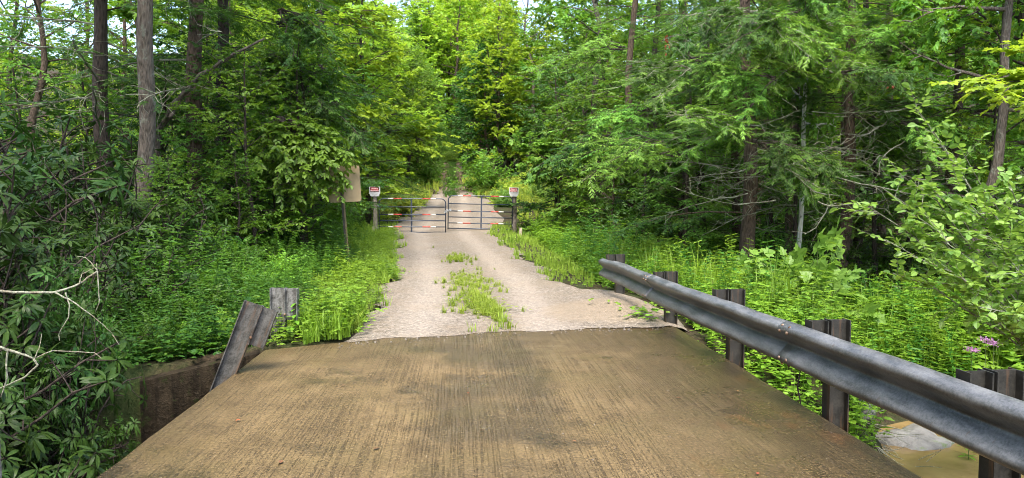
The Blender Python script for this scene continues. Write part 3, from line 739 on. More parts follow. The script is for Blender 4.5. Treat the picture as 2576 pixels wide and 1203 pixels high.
for k, (py, px_off, top, bot) in enumerate([(-1.9, 0, .70, -.9), (.0, 0, .70, -.9), (1.75, 0, .70, -.9), (3.50, 0, .70, -.9), (5.06, 0, .70, -.9), (6.85, 0, .70, -.9), (8.86, 0, .67, -.4), (11.42, 0, .69, -.3)]):
    x0 = max(railx(py)+.012, 2.455 if py < 8.7 else 0)
    # post stands outside the deck edge with a short spacer between it and the rail
    p = G(); p.prism([(a+.14+.088, b) for a, b in i_outline(.15, .11)], bot, top)
    po = p.build('post', M['post'], gr); po.location = (x0-2.5, py-3.5, 0)
    b = G(); b.prism([(a+.069, b_) for a, b_ in i_outline(.130, .11)], .315, top-.004)
    bo = b.build('spacer_block', M['post'], po)
    h = G(); bolt_head(h, (.10, -.0085, .47), (0, -1, 0), .014, .012); h.build('bolt', M['bolt'], po)
# leftover posts of the missing left guardrail
def lone_post(label, loc, rot, top, bot, mat, block=True, bsgn=1):
    t = thing('guardrail_post', label, 'post', loc, 'posts left from the missing guardrail'); t.rotation_euler = rot
    p = G(); p.prism(i_outline(.165, .11), bot, top); p.build('post', mat, t)
    if block:
        b = G(); b.prism([(a+bsgn*.155, b_) for a, b_ in i_outline(.142, .11)], top-.37, top-.005)
        bo = b.build('spacer_block', mat, t)
        h = G(); bolt_head(h, (bsgn*.09, -.060, top-.30), (0, -1, 0), .016, .02); h.build('bolt', M['bolt'], bo)
    return t
q = at(566, 950, 6.55); lone_post('bent dark steel guardrail post leaning right at the left edge of the deck', (q[0], 6.55, -.05), (R(-4), R(20.5), R(6)), .735, -.5, M['post_mid'])
q = at(700, 842, 8.25); lone_post('upright pale grey steel guardrail post standing past the left corner of the deck', (q[0]+.005, 8.25, 0), (0, R(.5), R(-2)), .575, -.5, M['post_pale'])
q = at(-38, 1190, 3.5); lone_post('pale steel guardrail post cut off by the left picture edge', (-2.372, 3.52, -.05), (0, 0, 0), .60, -.8, M['post_pale'], False)

# ------------------------------------------------------------------ gate
def build_gate(label, hinge, yaw, tilt, mirror):
    s = -1 if mirror else 1; W, H = 2.46, 1.255; r = .021
    t = thing('metal_gate', label, 'gate', hinge, 'double gate leaves across the gravel road'); t.rotation_euler = (0, tilt, yaw)
    # frame: hinge upright, curved top corner both ends, latch upright
    cr = .17; pts = [(0, 0), (0, H-cr)]+[(cr-cr*math.cos(a), H-cr+cr*math.sin(a)) for a in np.linspace(.2, 1.57, 7)]
    pts += [(W-cr+cr*math.sin(a), H-cr+cr*math.cos(a)) for a in np.linspace(0, 1.37, 7)]+[(W, H-cr), (W, -.035)]
    g = G(); g.tube([(s*x, 0, z) for x, z in pts], r, 10); g.build('frame', M['gate'], t, True)
    zs = [.0, .205, .435, .665, .945]
    for z in zs:
        g = G(); g.tube([(s*.012, 0, z), (s*(W-.012), 0, z)], r*.92, 10); g.build('rail', M['gate'], t, True)
    g = G(); g.box((s*W*.485, .012, H/2), (.055, .05, H-.03)); g.build('brace', M['gate'], t)
    for z in (.205, .665, H):
        for x0, x1, m in ((.33,.53,'tape_white'),(.53,.83,'tape_red'),(1.60,1.90,'tape_red'),(1.90,2.10,'tape_white')):
            g = G(); g.tube([(s*x0, 0, z), (s*x1, 0, z)], r*1.08, 10); g.build('reflective_tape', M[m], t, True)
    for z in (.16, 1.0):
        g = G(); g.box((-s*.035, 0, z), (.07, .03, .05)); g.tube([(-s*.02, 0, z-.05), (-s*.02, 0, z+.05)], .014, 8); g.build('hinge', M['chain'], t)
    return t
hl = at(954, 584.6, 26.5); hr = at(1288, 577.5, 27.1)
build_gate('left leaf of the dark tubular farm gate with red and white tape', hl, 0, R(.3), False)
build_gate('right leaf of the dark tubular farm gate tilting up toward its hinge', hr, R(-2.6), R(1.2), True)
t = thing('chain', 'bright zinc chain and padlock joining the two gate leaves', 'chain', at(1122, 532, 26.5))
g = G()
for k, (x, z) in enumerate([(-.05,-.03),(-.035,.01),(0,.0),(.03,.02),(.05,-.01),(.075,.03),(.11,.045),(.0,-.03),(.04,.05)]):
    th = np.linspace(0, 6.283, 9); c = np.array([x, -.035, z]); tl = k*1.1
    g.tube([c+np.array([.035*math.cos(a)*math.cos(tl), -.02*math.sin(a)*(k % 2), .035*math.cos(a)*math.sin(tl)+.018*math.sin(a)]) for a in th], .008, 5)
g.build('links', M['chain'], t)
g = G(); g.box((.17, -.045, .055), (.055, .03, .06)); g.tube([(.15, -.045, .08), (.15, -.045, .11), (.17, -.045, .125), (.19, -.045, .11), (.19, -.045, .08)], .007, 6); g.build('padlock', M['chain'], t)

def wood_post(label, base, H, d, mat):
    g = G(); k = 14; zz = np.linspace(-.3, H, k); rr = d/2*(1+.02*np.sin(zz*7)); g.tube([(0.006*math.sin(z*3), 0, z) for z in zz], rr, 12)
    o = g.build('gate_post', mat, smooth=False); o.location = base
    return tag(o, label, 'post', 'posts of the double gate')
gl = at(944, 586, 26.55); gr_ = at(1293.7, 583, 27.15)
wood_post('left wooden gate post below a private property sign', gl, 1.66, .175, M['wood'])
wood_post('right wooden gate post, darker and half against leaves, below a sign', gr_, 1.60, .18, M['wood_dark'])
for (px, py, Y, H, lab) in ((938.5, 588, 26.0, .26, 'short weathered wood stub at the foot of the left gate post'), (1308.6, 601, 25.3, .40, 'short pale wooden stake right of the right gate post')):
    g = G(); g.box((0, 0, H/2-.1), (.085, .07, H+.2)); o = g.build('wood_stake', M['stake']); o.location = at(px, py, Y); o.rotation_euler = (0, R(3), .3); tag(o, lab, 'stake')

def text_mesh(s, size):
    cu = bpy.data.curves.new('txt', 'FONT'); cu.body = s; cu.size = size; cu.align_x = 'CENTER'; cu.extrude = .0006; cu.offset = size*.02
    o = bpy.data.objects.new('txt', cu); COL.objects.link(o); dg = bpy.context.evaluated_depsgraph_get()
    me = bpy.data.meshes.new_from_object(o.evaluated_get(dg)); bpy.data.objects.remove(o); return me
def private_sign(label, c, w_, h_, yaw, tilt, red):
    t = thing('private_property_sign', label, 'sign', c, 'private property signs'); t.rotation_euler = (0, tilt, yaw)
    a, b = w_/2, h_/2; ch = .035
    out = [(-a,b-.01),(-a+.01,b),(a-.01,b),(a,b-.01),(a,-b*.45),(a-.02,-b*.55),(a-ch,-b*.6),(a-ch,-b+.03),(a-ch-.03,-b),(-a+ch+.03,-b),(-a+ch,-b+.03),(-a+ch,-b*.6),(-a+.02,-b*.55),(-a,-b*.45)]
    g = G(); n = len(out); V = [(x, -.002, z) for x, z in out]+[(x, .002, z) for x, z in out]
    fl = list(range(n))[::-1]+[n+i for i in range(n)]; tot = [n, n]
    for i in range(n): j = (i+1) % n; fl += [i, j, j+n, i+n]; tot.append(4)
    fl2 = list(range(n))+[n+i for i in range(n)][::-1]+fl[2*n:]
    g.add(V, fl2, tot); g.build('panel', M['sign_white'], t)
    g = G(); g.box((0, -.0045, b*.42), (w_-.075, .003, h_*.47)); g.build('header', M['sign_black'], t)
    g = G(); g.box((-.004, -.007, b*.44), (w_-.115, .003, h_*.40)); g.build('red_band', M['sign_red'], t)
    for s_, z in (('PRIVATE', b*.46), ('PROPERTY', b*.06)):
        me = text_mesh(s_, .072); me.materials.append(M['sign_pink']); o = link('lettering', me, t); o.rotation_euler = (R(90), 0, 0); o.location = (0, -.0095, z); o.scale = (.92, 1, 1)
    rr = np.random.default_rng(3)
    for z, n_ in ((-b*.28, 11), (-b*.66, 8)):
        g = G(); wch = .25/11
        for i in range(n_):
            x = (i-(n_-1)/2)*wch
            g.box((x-.005, -.0045, z), (.004, .003, .030)); g.box((x+.003, -.0045, z+rr.choice([-.012, 0, .012])), (.010, .003, .006))
        g.build('small_print', M['sign_grey'], t)
    g = G(); bolt_head(g, (0, -.004, -b*.10), (0, -1, 0), .010, .006); bolt_head(g, (0, -.004, -b*.88), (0, -1, 0), .010, .006); g.build('screw', M['bolt'], t)
    return t
cl = at(942.5, 482, 26.42); cr_ = at(1292.5, 483.2, 27.02)
private_sign('red and white private property sign on the left gate post', cl, .405, .355, 0, 0, 0)
private_sign('red and white private property sign on the right gate post, top corner behind leaves', cr_, .365, .345, 0, R(1.5), 0)

# the back of a road sign on a channel post
b0 = at(879, 690, 15.0); b1 = at(857, 432, 15.0)
t = thing('road_sign', 'tan back of a rectangular road sign on a leaning channel post among leaves', 'sign', b0)
dv = b1-b0; Lp = np.linalg.norm(dv); up = dv/Lp
g = G(); tl = math.atan2(dv[0], dv[2])
g.box((-.012, .014, Lp/2-.2), (.030, .028, Lp+.4))
o = g.build('post', M['chan_dark'], t); o.rotation_euler = (0, tl, 0)
g = G(); g.box((-.020, -.006, Lp/2-.2), (.046, .004, Lp+.4)); o = g.build('dark_flange', M['chan_dark'], t); o.rotation_euler = (0, tl, 0)
g = G(); g.box((.022, -.006, Lp/2-.2), (.020, .005, Lp+.4)); g.box((.008, -.0095, Lp/2-.2), (.012, .003, Lp+.4)); o = g.build('tan_flange', M['chan_tan'], t); o.rotation_euler = (0, tl, 0)
pc = at(865, 463, 15.0)-b0
g = G(); ww, hh = .67, .76; rr_ = .05
outl = []
for cx, cz, a0 in ((ww/2-rr_, hh/2-rr_, 0), (-ww/2+rr_, hh/2-rr_, 90), (-ww/2+rr_, -hh/2+rr_, 180), (ww/2-rr_, -hh/2+rr_, 270)):
    for a in (0, 30, 60, 90): outl.append((cx+rr_*math.cos(R(a0+a)), cz+rr_*math.sin(R(a0+a))))
g.prism(outl, -.0015, .0015); o = g.build('panel', M['sign_back'], t); o.location = (pc[0], .045, pc[2]); o.rotation_euler = (R(90), tl+R(1), 0)

# ------------------------------------------------------------------ plants: one of each kind, then copies
def plant(name, label, cat, group, wl, wm, lm, loc, parts=('trunk', 'crown'), rot=0, sc=1.0, tw=None):
    t = thing(name, label, cat, loc, group); t.rotation_euler = (0, 0, rot); t.scale = (sc,)*3
    link(parts[0], wl if isinstance(wl, bpy.types.Mesh) else wl.mesh(parts[0], wm, True), t)
    if lm is not None:
        link(parts[1], lm, t)
    if tw is not None: link('dead_twigs', tw, t)
    return t
PROTO = {}
def proto(key, gen, wmat, lmat, pn=('trunk', 'crown')):
    wd, lf = gen[0], gen[1]
    PROTO[key] = (wd.mesh(pn[0], M[wmat], True), lf.mesh(pn[1], M[lmat]), gen[2].mesh('dead_twigs', M['twig']) if len(gen) > 2 and gen[2].n else None, pn)
USED = {}
def put(key, name, label, cat, x, y, rot, sc, group=None, zoff=-.08, tilt=(0, 0), lmat=None, wmat=None, szz=None):
    wd, lf, tw, pn = PROTO[key]
    t = thing(name, label, cat, (x, y, float(gz(x, y))+zoff), group); t.rotation_euler = (tilt[0], tilt[1], rot); t.scale = (sc, sc, szz if szz else sc)
    for nm, me, mt in ((pn[0], wd, wmat), (pn[1], lf, lmat), ('dead_twigs', tw, None)):
        if me is None: continue
        o = link(nm, me, t)
        if mt: o.material_slots[0].link = 'OBJECT'; o.material_slots[0].material = M[mt]
    return t

proto('broadA', deciduous(11, 14, .17, 3.0, 3.6, 26, 9, LEAF, .135, 1.0), 'bark', 'leaf_mid')
proto('broadB', deciduous(12, 16, .18, 4.5, 3.9, 26, 8, LOBE, .16, .9), 'bark_grey', 'leaf_mid')
proto('broadC', deciduous(13, 12, .14, 2.0, 3.3, 26, 9, ROUND, .13, .9), 'bark_dark', 'leaf_lime')
proto('low',    deciduous(14, 8.5, .10, .7, 3.0, 26, 10, LEAF, .115, 1.0, 1.15, .7), 'bark_dark', 'leaf_mid')
proto('low2',   deciduous(15, 8, .09, .5, 3.0, 26, 8, ROUND, .15, .95, 1.1, .7), 'bark', 'leaf_mid')
proto('wallA',  deciduous(16, 14, .17, 1.0, 3.9, 44, 10, LEAF, .15, 1.0, 1.05, .75), 'bark_dark', 'leaf_mid')
proto('wallB',  deciduous(17, 15, .17, 1.4, 4.1, 44, 8, LOBE, .19, .95, 1.0, .75), 'bark', 'leaf_mid')
proto('hemA', hemlock(21, 17, .18, 1.6, 3.6, 54, 3.6), 'bark', 'hem')
proto('hemB', hemlock(22, 15, .17, 2.6, 3.4, 48, 5.5), 'bark', 'hem')
proto('hemC', hemlock(23, 12, .12, .9, 3.2, 46, 1.5), 'bark_dark', 'hem')
proto('rhoA', rhododendron(31), 'bark_dark', 'rhodo', ('stems', 'foliage'))
proto('rhoB', rhododendron(32, 2.6, 1.4, 48, .16), 'bark_dark', 'rhodo', ('stems', 'foliage'))
proto('rhoC', rhododendron(33, 1.5, 1.1, 34, .14), 'bark_dark', 'rhodo', ('stems', 'foliage'))
proto('bushA', bush(41, 1.7, 1.2, 40, 10, LEAF, .095), 'stem', 'weed_dark', ('stems', 'foliage'))
proto('bushB', bush(42, 1.2, 1.0, 34, 9, ROUND, .085), 'stem', 'weed', ('stems', 'foliage'))
proto('bushC', bush(43, 2.6, 1.6, 46, 10, LEAF, .12), 'stem', 'leaf_dark', ('stems', 'foliage'))
proto('tall', bush(44, 2.0, 1.3, 60, 12, LONG, .13, 1.1, .1, 8, .35), 'stem', 'meadow', ('stems', 'foliage'))

def X_at(px, Y): return float(at(px, 500, Y)[0])
# --- trees one can name by their trunks (left of the road)
put('hemB', 'hemlock_tree', 'dark straight hemlock trunk, leftmost of the big trunks left of the road', 'tree', X_at(283, 14.5), 14.5, .4, 1.0, tilt=(0, R(.8)), wmat='bark_dark')
put('broadB', 'oak_tree', 'grey rough barked tree leaning slightly right beside the dark hemlock trunk', 'tree', X_at(322, 12.6), 12.6, 1.1, .84, tilt=(0, R(6.6)), szz=1.1)
put('hemB', 'hemlock_tree', 'reddish brown hemlock trunk crossed by a leaning limb, left of the road', 'tree', X_at(497, 15.5), 15.5, 2.2, 1.08, tilt=(0, R(-.6)))
HEML = put('hemA', 'hemlock_tree', 'dark hemlock with many bare low branches and a tangle of stems at its foot', 'tree', X_at(582, 17), 17, 3.9, .92, wmat='bark_dark')
put('hemC', 'hemlock_tree', 'drooping dark hemlock whose boughs hang left of the road above the sign', 'tree', X_at(800, 21.5), 21.5, .3, 1.05)
put('hemC', 'hemlock_tree', 'smaller hemlock behind the pale sign, its sprays near the left gate post', 'tree', X_at(925, 30), 30, 4.4, .95)
put('broadA', 'oak_tree', 'thin dark trunk at the upper left corner behind the rhododendrons', 'tree', X_at(95, 24), 24, 5.0, .85)
# right of the road
HEM1 = put('hemA', 'hemlock_tree', 'broad brown hemlock trunk in the middle of the right woods with bare lichened branches', 'tree', X_at(1882, 16.5), 16.5, 1.0, 1.05)
HEM2 = put('hemB', 'hemlock_tree', 'hemlock trunk right of the white birch, dead branches spreading low', 'tree', X_at(2112, 17.5), 17.5, 2.6, 1.05)
put('hemA', 'hemlock_tree', 'narrower dark hemlock trunk just right of the middle of the right woods', 'tree', X_at(2158, 20), 20, 5.1, .85, wmat='bark_dark')
put('hemB', 'hemlock_tree', 'dark hemlock trunk left of the broad brown trunk in the right woods', 'tree', X_at(1778, 22), 22, .2, .95, wmat='bark_dark')
HEM3 = put('hemA', 'hemlock_tree', 'hemlock with bright green sprays reaching toward the road above the right bank', 'tree', X_at(1650, 26), 26, 3.3, .9, wmat='bark_dark')
put('broadB', 'birch_tree', 'slender white barked birch showing between hemlocks in the right woods', 'tree', X_at(2007, 16.6), 16.6, .9, .36, wmat='bark_white', szz=.95)
put('broadB', 'birch_tree', 'pale grey mottled trunk near the upper right corner', 'tree', X_at(2447, 13.5), 13.5, 2.0, .62, tilt=(0, R(-1.5)), wmat='bark_grey', szz=.95)
put('broadA', 'maple_tree', 'thin black trunk right of the pale mottled trunk', 'tree', X_at(2492, 14.5), 14.5, 2.9, .42, lmat='leaf_lime', wmat='bark_dark', szz=.75)
put('broadB', 'poplar_tree', 'tall grey leaning trunk right of the road beyond the gate', 'tree', X_at(1462, 33), 33, 1.7, 1.05, tilt=(0, R(-2.5)))
put('broadA', 'poplar_tree', 'dark slim trunk beside the tall grey leaning trunk beyond the gate', 'tree', X_at(1505, 35), 35, 3.5, .8, wmat='bark_dark')
BEECH = put('low', 'beech_tree', 'leafy understory beech covering part of the tan sign', 'tree', X_at(770, 16.3), 16.3, .8, .62)
put('low', 'beech_tree', 'leafy beech sapling in front of the dark hemlock with the tangled foot', 'tree', X_at(640, 14.6), 14.6, 2.8, .52)
BASS = put('low2', 'basswood_tree', 'broad leaved basswood spilling over the right gate post', 'tree', X_at(1400, 27.5), 27.5, .5, .66)
put('low2', 'basswood_tree', 'dark hollow basswood thicket right of the gate, second from the gate post', 'tree', X_at(1540, 23), 23, 2.2, .58, lmat='leaf_mid')
# limbs
def limb(name, label, cat, polys, mat, rot=None):
    t = None
    g = G(); o0 = polys[0][0][0]
    for pts, r0, r1 in polys:
        pts = np.array(pts)-o0; k = len(pts)
        Q = np.array([along(pts, v)[0] for v in np.linspace(0, 1, k*4)]); Q[1:-1] += np.random.default_rng(len(pts)).normal(0, r0*.22, (k*4-2, 3))
        g.tube(Q, np.linspace(r0, r1, k*4), 7)
    o = g.build(name, M[mat], smooth=True); o.location = o0; return tag(o, label, cat)
limb('leaning_limb', 'lichened grey limb leaning diagonally across the reddish brown hemlock trunk', 'branch',
     [([at(375, 560, 15), at(398, 330, 14.8), at(440, 262, 14.6), at(500, 195, 14.4), at(580, 142, 14.4), at(665, 98, 14.3)], .075, .02), ([at(425, 300, 14.6), at(455, 250, 14.8), at(470, 180, 15)], .04, .015)], 'bark_grey')
limb('hanging_dead_branch', 'pale lichened dead branch with crooked twigs entering from the left edge, the upper one', 'branch',
     [([at(-60, 730, 4.6), at(50, 736, 4.7), at(140, 735, 4.8), at(190, 720, 4.9), at(245, 682, 5.0)], .010, .005),
      ([at(135, 735, 4.8), at(180, 757, 4.8), at(240, 800, 4.85), at(285, 842, 4.9)], .006, .002), ([at(245, 682, 5.0), at(247, 715, 5), at(250, 760, 5), at(240, 785, 5)], .005, .002),
      ([at(165, 736, 4.8), at(175, 770, 4.8), at(172, 800, 4.8), at(148, 840, 4.8), at(150, 858, 4.8)], .005, .002), ([at(200, 712, 4.9), at(205, 690, 4.95), at(235, 676, 5)], .004, .002), ([at(245, 682, 5.0), at(228, 660, 5), at(215, 648, 5), at(195, 645, 5)], .004, .002), ([at(283, 842, 4.9), at(300, 868, 4.9)], .003, .002), ([at(245, 682, 5.0), at(243, 662, 5)], .004, .002)], 'deadlimb')
limb('hanging_dead_branch', 'pale lichened dead branch with bent forks at the left edge, the lower one', 'branch',
     [([at(-50, 860, 4.2), at(20, 880, 4.25), at(85, 903, 4.3)], .011, .006), ([at(85, 903, 4.3), at(95, 920, 4.3), at(60, 950, 4.3), at(0, 978, 4.3), at(-30, 995, 4.3)], .007, .003), ([at(20, 880, 4.25), at(15, 915, 4.25), at(18, 950, 4.25), at(2, 1000, 4.25)], .006, .003),
      ([at(85, 903, 4.3), at(130, 882, 4.4), at(190, 885, 4.5), at(240, 888, 4.5), at(255, 902, 4.5)], .004, .0025), ([at(88, 900, 4.3), at(100, 870, 4.35), at(105, 840, 4.4)], .003, .0015)], 'deadlimb')
limb('fallen_branch', 'light brown bare fallen branch in the undergrowth left of the tangled hemlock foot', 'branch',
     [([at(520, 615, 15.6), at(548, 598, 15.7), at(575, 572, 15.8)], .045, .03), ([at(545, 640, 15), at(640, 590, 16), at(660, 500, 16.4)], .10, .05), ([at(575, 655, 15.4), at(600, 600, 16), at(640, 520, 16.4), at(655, 430, 16.6)], .09, .045)], 'bark')

# --- woods: copies of the kinds above, in groups
def ok(x, y, m=3.3):
    return abs(x-float(xc(y))) > m and sdist(x, y) > 1.5
def fill(n, xr, yr, keys, name, label, cat, group, sc=(.8, 1.15), mind=3.0, clear=3.3, mats=(None,), seed=1, taken=None, cond=None):
    r = np.random.default_rng(seed); pts = taken if taken is not None else []; c = 0
    for _ in range(n*40):
        if c >= n: break
        x, y = r.uniform(*xr), r.uniform(*yr)
        if not ok(x, y, clear) or (cond and not cond(x, y)): continue
        if any((x-a)**2+(y-b)**2 < mind**2 for a, b in pts): continue
        pts.append((x, y)); k = keys[r.integers(len(keys))]
        put(k, name, label, cat, x, y, r.uniform(0, 6.28), r.uniform(*sc), group, lmat=mats[r.integers(len(mats))], tilt=(r.normal(0, .02), r.normal(0, .02))); c += 1
tk = []
fill(12, (-6.2, -4.2), (34, 62), ['wallA', 'wallB', 'broadC'], 'maple_tree', 'lime green maple leaning over the left side of the road beyond the gate', 'tree', 'maples along the left of the road', (.62, .9), 3.0, 2.7, ('leaf_lime', 'leaf_lime', 'leaf_mid'), 3, tk)
fill(26, (-18, -5.5), (26, 64), ['broadA', 'wallB', 'broadC', 'wallA'], 'maple_tree', 'green broadleaf tree in the woods left of the road', 'tree', 'trees in the left woods', (.8, 1.1), 2.8, 4, ('leaf_lime', 'leaf_lime', 'leaf_mid'), 4, tk, lambda x, y: not (-.60 < x/y < -.36))
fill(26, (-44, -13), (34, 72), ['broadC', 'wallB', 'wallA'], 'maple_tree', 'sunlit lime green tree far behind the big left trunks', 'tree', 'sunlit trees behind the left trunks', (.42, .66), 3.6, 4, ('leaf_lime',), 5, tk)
fill(9, (1.6, 8), (51, 70), ['wallA', 'wallB', 'broadB'], 'poplar_tree', 'bright leafy tree along the right side of the road beyond the gate', 'tree', 'trees along the right of the road', (.75, 1.05), 3.2, 3.2, ('leaf_mid', 'leaf_lime', 'leaf_mid'), 6, tk)
fill(40, (5, 38), (26, 64), ['wallB', 'wallA', 'hemA', 'wallA', 'hemC'], 'forest_tree', 'tall tree deep in the woods right of the road', 'tree', 'trees in the right woods', (.85, 1.15), 3.0, 4, ('leaf_mid', 'leaf_lime', 'hem_lit'), 7, tk, lambda x, y: x > 8 or y < 33)
fill(9, (5, 15), (17.5, 27), ['hemA', 'hemB', 'hemC'], 'hemlock_tree', 'hemlock among the dense dark hemlocks behind the right bank', 'tree', 'hemlocks behind the right bank', (.75, 1.0), 2.2, 3, ('hem_lit', None), 8, tk)
fill(8, (12, 26), (11, 26), ['hemC', 'wallA', 'hemB'], 'forest_tree', 'tree at the far right behind the leafy branch', 'tree', 'trees at the far right', (.75, 1.0), 2.8, 3, ('leaf_lime', None), 9, tk)
fill(70, (-62, 62), (64, 130), ['wallA', 'wallB', 'broadC'], 'hillside_tree', 'distant pale green tree on the wooded hillside at the end of the road', 'tree', 'trees on the far hillside', (.95, 1.3), 4.2, 2.6, ('leaf_lime', 'leaf_mid'), 10, tk, lambda x, y: not (-.66 < x/y < -.36))  # lime leaf colour brightens the far hillside in place of haze
for k, (x, y) in enumerate([(-3.9, 52), (1.7, 55), (-4.0, 59), (1.2, 63), (-4.2, 67), (1.0, 70), (-4.3, 75), (.9, 78), (-4.4, 83), (.9, 87)]):
    put(['wallA', 'wallB'][k % 2], 'maple_tree', 'leafy tree crowding the dark dirt track up the hill', 'tree', x, y, k*2.1, .72, 'trees crowding the dirt track', lmat=['leaf_mid', 'leaf_dark'][k % 2])
for k, (x, y) in enumerate([(-2.2, 98), (.5, 104), (-5, 93), (3.4, 95), (-1.2, 114), (2.5, 112), (-5.5, 108), (-.8, 90), (-3, 120), (1, 124)]):
    put(['wallA', 'wallB'][k % 2], 'hillside_tree', 'pale tree closing the end of the road high on the hill', 'tree', x, y, k*1.3, 1.45, 'trees closing the end of the road', lmat='leaf_lime')  # haze at the road's end put into the lime leaf colour
# understory
ts = []
fill(26, (-18, -3.6), (12.5, 36), ['bushC', 'bushA', 'low'], 'understory_shrub', 'green understory shrub beneath the trees left of the road', 'shrub', 'understory shrubs left of the road', (.55, .95), 1.6, 2.9, ('leaf_mid', 'leaf_dark', 'weed_dark'), 11, ts, lambda x, y: x/y < -.19 or y > 27)
fill(36, (3.2, 24), (16, 38), ['bushC', 'bushA', 'rhoB'], 'understory_shrub', 'dark understory shrub beneath the trees right of the road', 'shrub', 'understory shrubs right of the road', (.6, 1.05), 1.5, 3.4, ('leaf_dark', None, 'leaf_dark'), 12, ts)
fill(46, (-30, 30), (38, 90), ['bushC', 'bushA'], 'understory_shrub', 'distant leafy shrub along the wood edge beyond the gate', 'shrub', 'shrubs beyond the gate', (.9, 1.4), 2.0, 1.8, ('leaf_mid', 'weed_dark', 'leaf_dark'), 13, ts)
fill(12, (-40, -9), (20, 40), ['bushB', 'bushA'], 'sunlit_shrub', 'bright yellow green shrub in the clearing behind the left trunks', 'shrub', 'sunlit shrubs behind the left trunks', (1.0, 1.7), 2.4, 5, ('leaf_lime',), 14, ts)
# tall meadow growth beside the track behind the gate
fill(12, (-4.8, -2.3), (33, 47), ['bushB', 'tall', 'bushB'], 'meadow_shrub', 'tall yellow green weeds left of the road just behind the gate', 'plant', 'tall weeds left behind the gate', (.55, .85), 1.0, 1.9, ('meadow',), 15, ts)
fill(18, (.9, 6.0), (38, 50), ['bushB', 'tall', 'bushA'], 'meadow_shrub', 'tall pale flowering weeds right of the road just behind the gate', 'plant', 'tall weeds right behind the gate', (.6, .95), 1.0, 1.6, ('meadow', 'leaf_pale'), 16, ts)

fill(18, (-6.5, -1.6), (48, 80), ['bushC', 'bushA', 'bushB'], 'understory_shrub', 'leafy shrub crowding the left edge of the dirt track up the hill', 'shrub', 'shrubs left of the dirt track', (.6, 1.0), 1.3, 1.15, ('leaf_mid', 'weed_dark', 'meadow'), 25, ts)
for k, (x, y, s_) in enumerate([(-1.5, 74, .8), (-.4, 77, 1.0), (-2.6, 77, 1.0), (-1.6, 82, 1.5), (-3.4, 85, 1.4), (.3, 86, 1.4), (-1.4, 92, 1.6)]):
    put('bushC', 'understory_shrub', 'leafy shrub closing the dark upper end of the dirt track', 'shrub', x, y, k*1.4, s_, 'shrubs at the end of the track', lmat=['leaf_mid', 'leaf_dark'][k % 2])
# --- rhododendron thicket on the left bank
r = np.random.default_rng(77)
RH = [(-2.9, 4.1, .62), (-3.5, 4.7, .8), (-4.4, 4.2, .9), (-3.0, 3.0, .6), (-4.4, 5.7, .95), (-5.4, 5.2, 1.1), (-3.8, 6.0, .62), (-5.0, 7.0, 1.1), (-6.3, 6.2, 1.25), (-4.3, 7.3, .7), (-6.2, 8.0, 1.35), (-7.6, 7.4, 1.5), (-5.1, 8.8, 1.0), (-7.6, 9.4, 1.7),
      (-6.1, 9.8, 1.25), (-9.2, 9.0, 1.7), (-5.3, 10.6, 1.0), (-7.2, 11.4, 1.6), (-9.2, 11.6, 1.8), (-10.8, 10.6, 1.8), (-6.2, 12.8, 1.15), (-8.6, 13.6, 1.8), (-11.4, 13.4, 1.9), (-10, 15.6, 1.8), (-7.6, 15.2, 1.4), (-13.5, 15.5, 1.9), (-12.6, 18.5, 1.9),
      (-4.6, 9.8, .75), (-5.6, 11.6, 1.05), (-6.8, 10.4, 1.45), (-5.0, 12.2, .9), (-6.9, 13.8, 1.3), (-8.4, 8.2, 1.6), (-3.6, 5.2, .55), (-4.2, 6.5, .7), (-6.0, 14.2, 1.0), (-5.2, 13.4, .85), (-9.8, 7.6, 1.7), (-4.0, 3.4, .85), (-3.3, 6.6, .45), (-8.0, 17.0, 1.4), (-9.6, 18.6, 1.6)]
for k, (x, y, s_) in enumerate(RH):
    put(['rhoA', 'rhoB', 'rhoC'][k % 3], 'rhododendron_shrub', 'dark glossy rhododendron in the thicket left of the bridge', 'shrub', x, y, r.uniform(0, 6.28), s_*1.0, 'rhododendrons left of the bridge', zoff=-.12)
for k, (x, y, s_) in enumerate([(8.4, 18.0, 1.0), (10.3, 16.6, 1.05), (9.5, 19.4, 1.1), (11.8, 15.4, 1.1), (13.2, 14.0, 1.15)]):
    put(['rhoB', 'rhoA'][k % 2], 'rhododendron_shrub', 'dark rhododendron under the hemlocks behind the right bank', 'shrub', x, y, r.uniform(0, 6.28), s_, 'rhododendrons behind the right bank')

# --- shrubs of the near verges
def scatter_put(lst, name, label, cat, group, mats):
    for k, (key, x, y, s_) in enumerate(lst):
        put(key, name, label, cat, x, y, k*1.7, s_, group, lmat=mats[k % len(mats)])
scatter_put([('bushA', -3.5, 9.5, .55), ('bushB', -3.1, 8.6, .42), ('bushA', -4.3, 10.2, .7), ('bushB', -3.9, 11.4, .6), ('bushA', -3.3, 12.6, .5), ('bushA', -4.6, 13, .75), ('bushB', -3.7, 14.6, .6), ('bushA', -5.2, 15, .8), ('bushA', -4.4, 17, .8), ('bushB', -4.0, 19, .7), ('bushA', -5.0, 20, .9), ('bushA', -4.7, 23, .9), ('bushB', -4.3, 25.2, .6), ('bushA', -5.3, 26, .9), ('bushB', -3.7, 8.0, .35)],
            'verge_shrub', 'low bright leafy bush on the left verge between bridge and gate', 'shrub', 'bushes on the left verge', ('weed_dark', 'weed', 'weed_dark'))
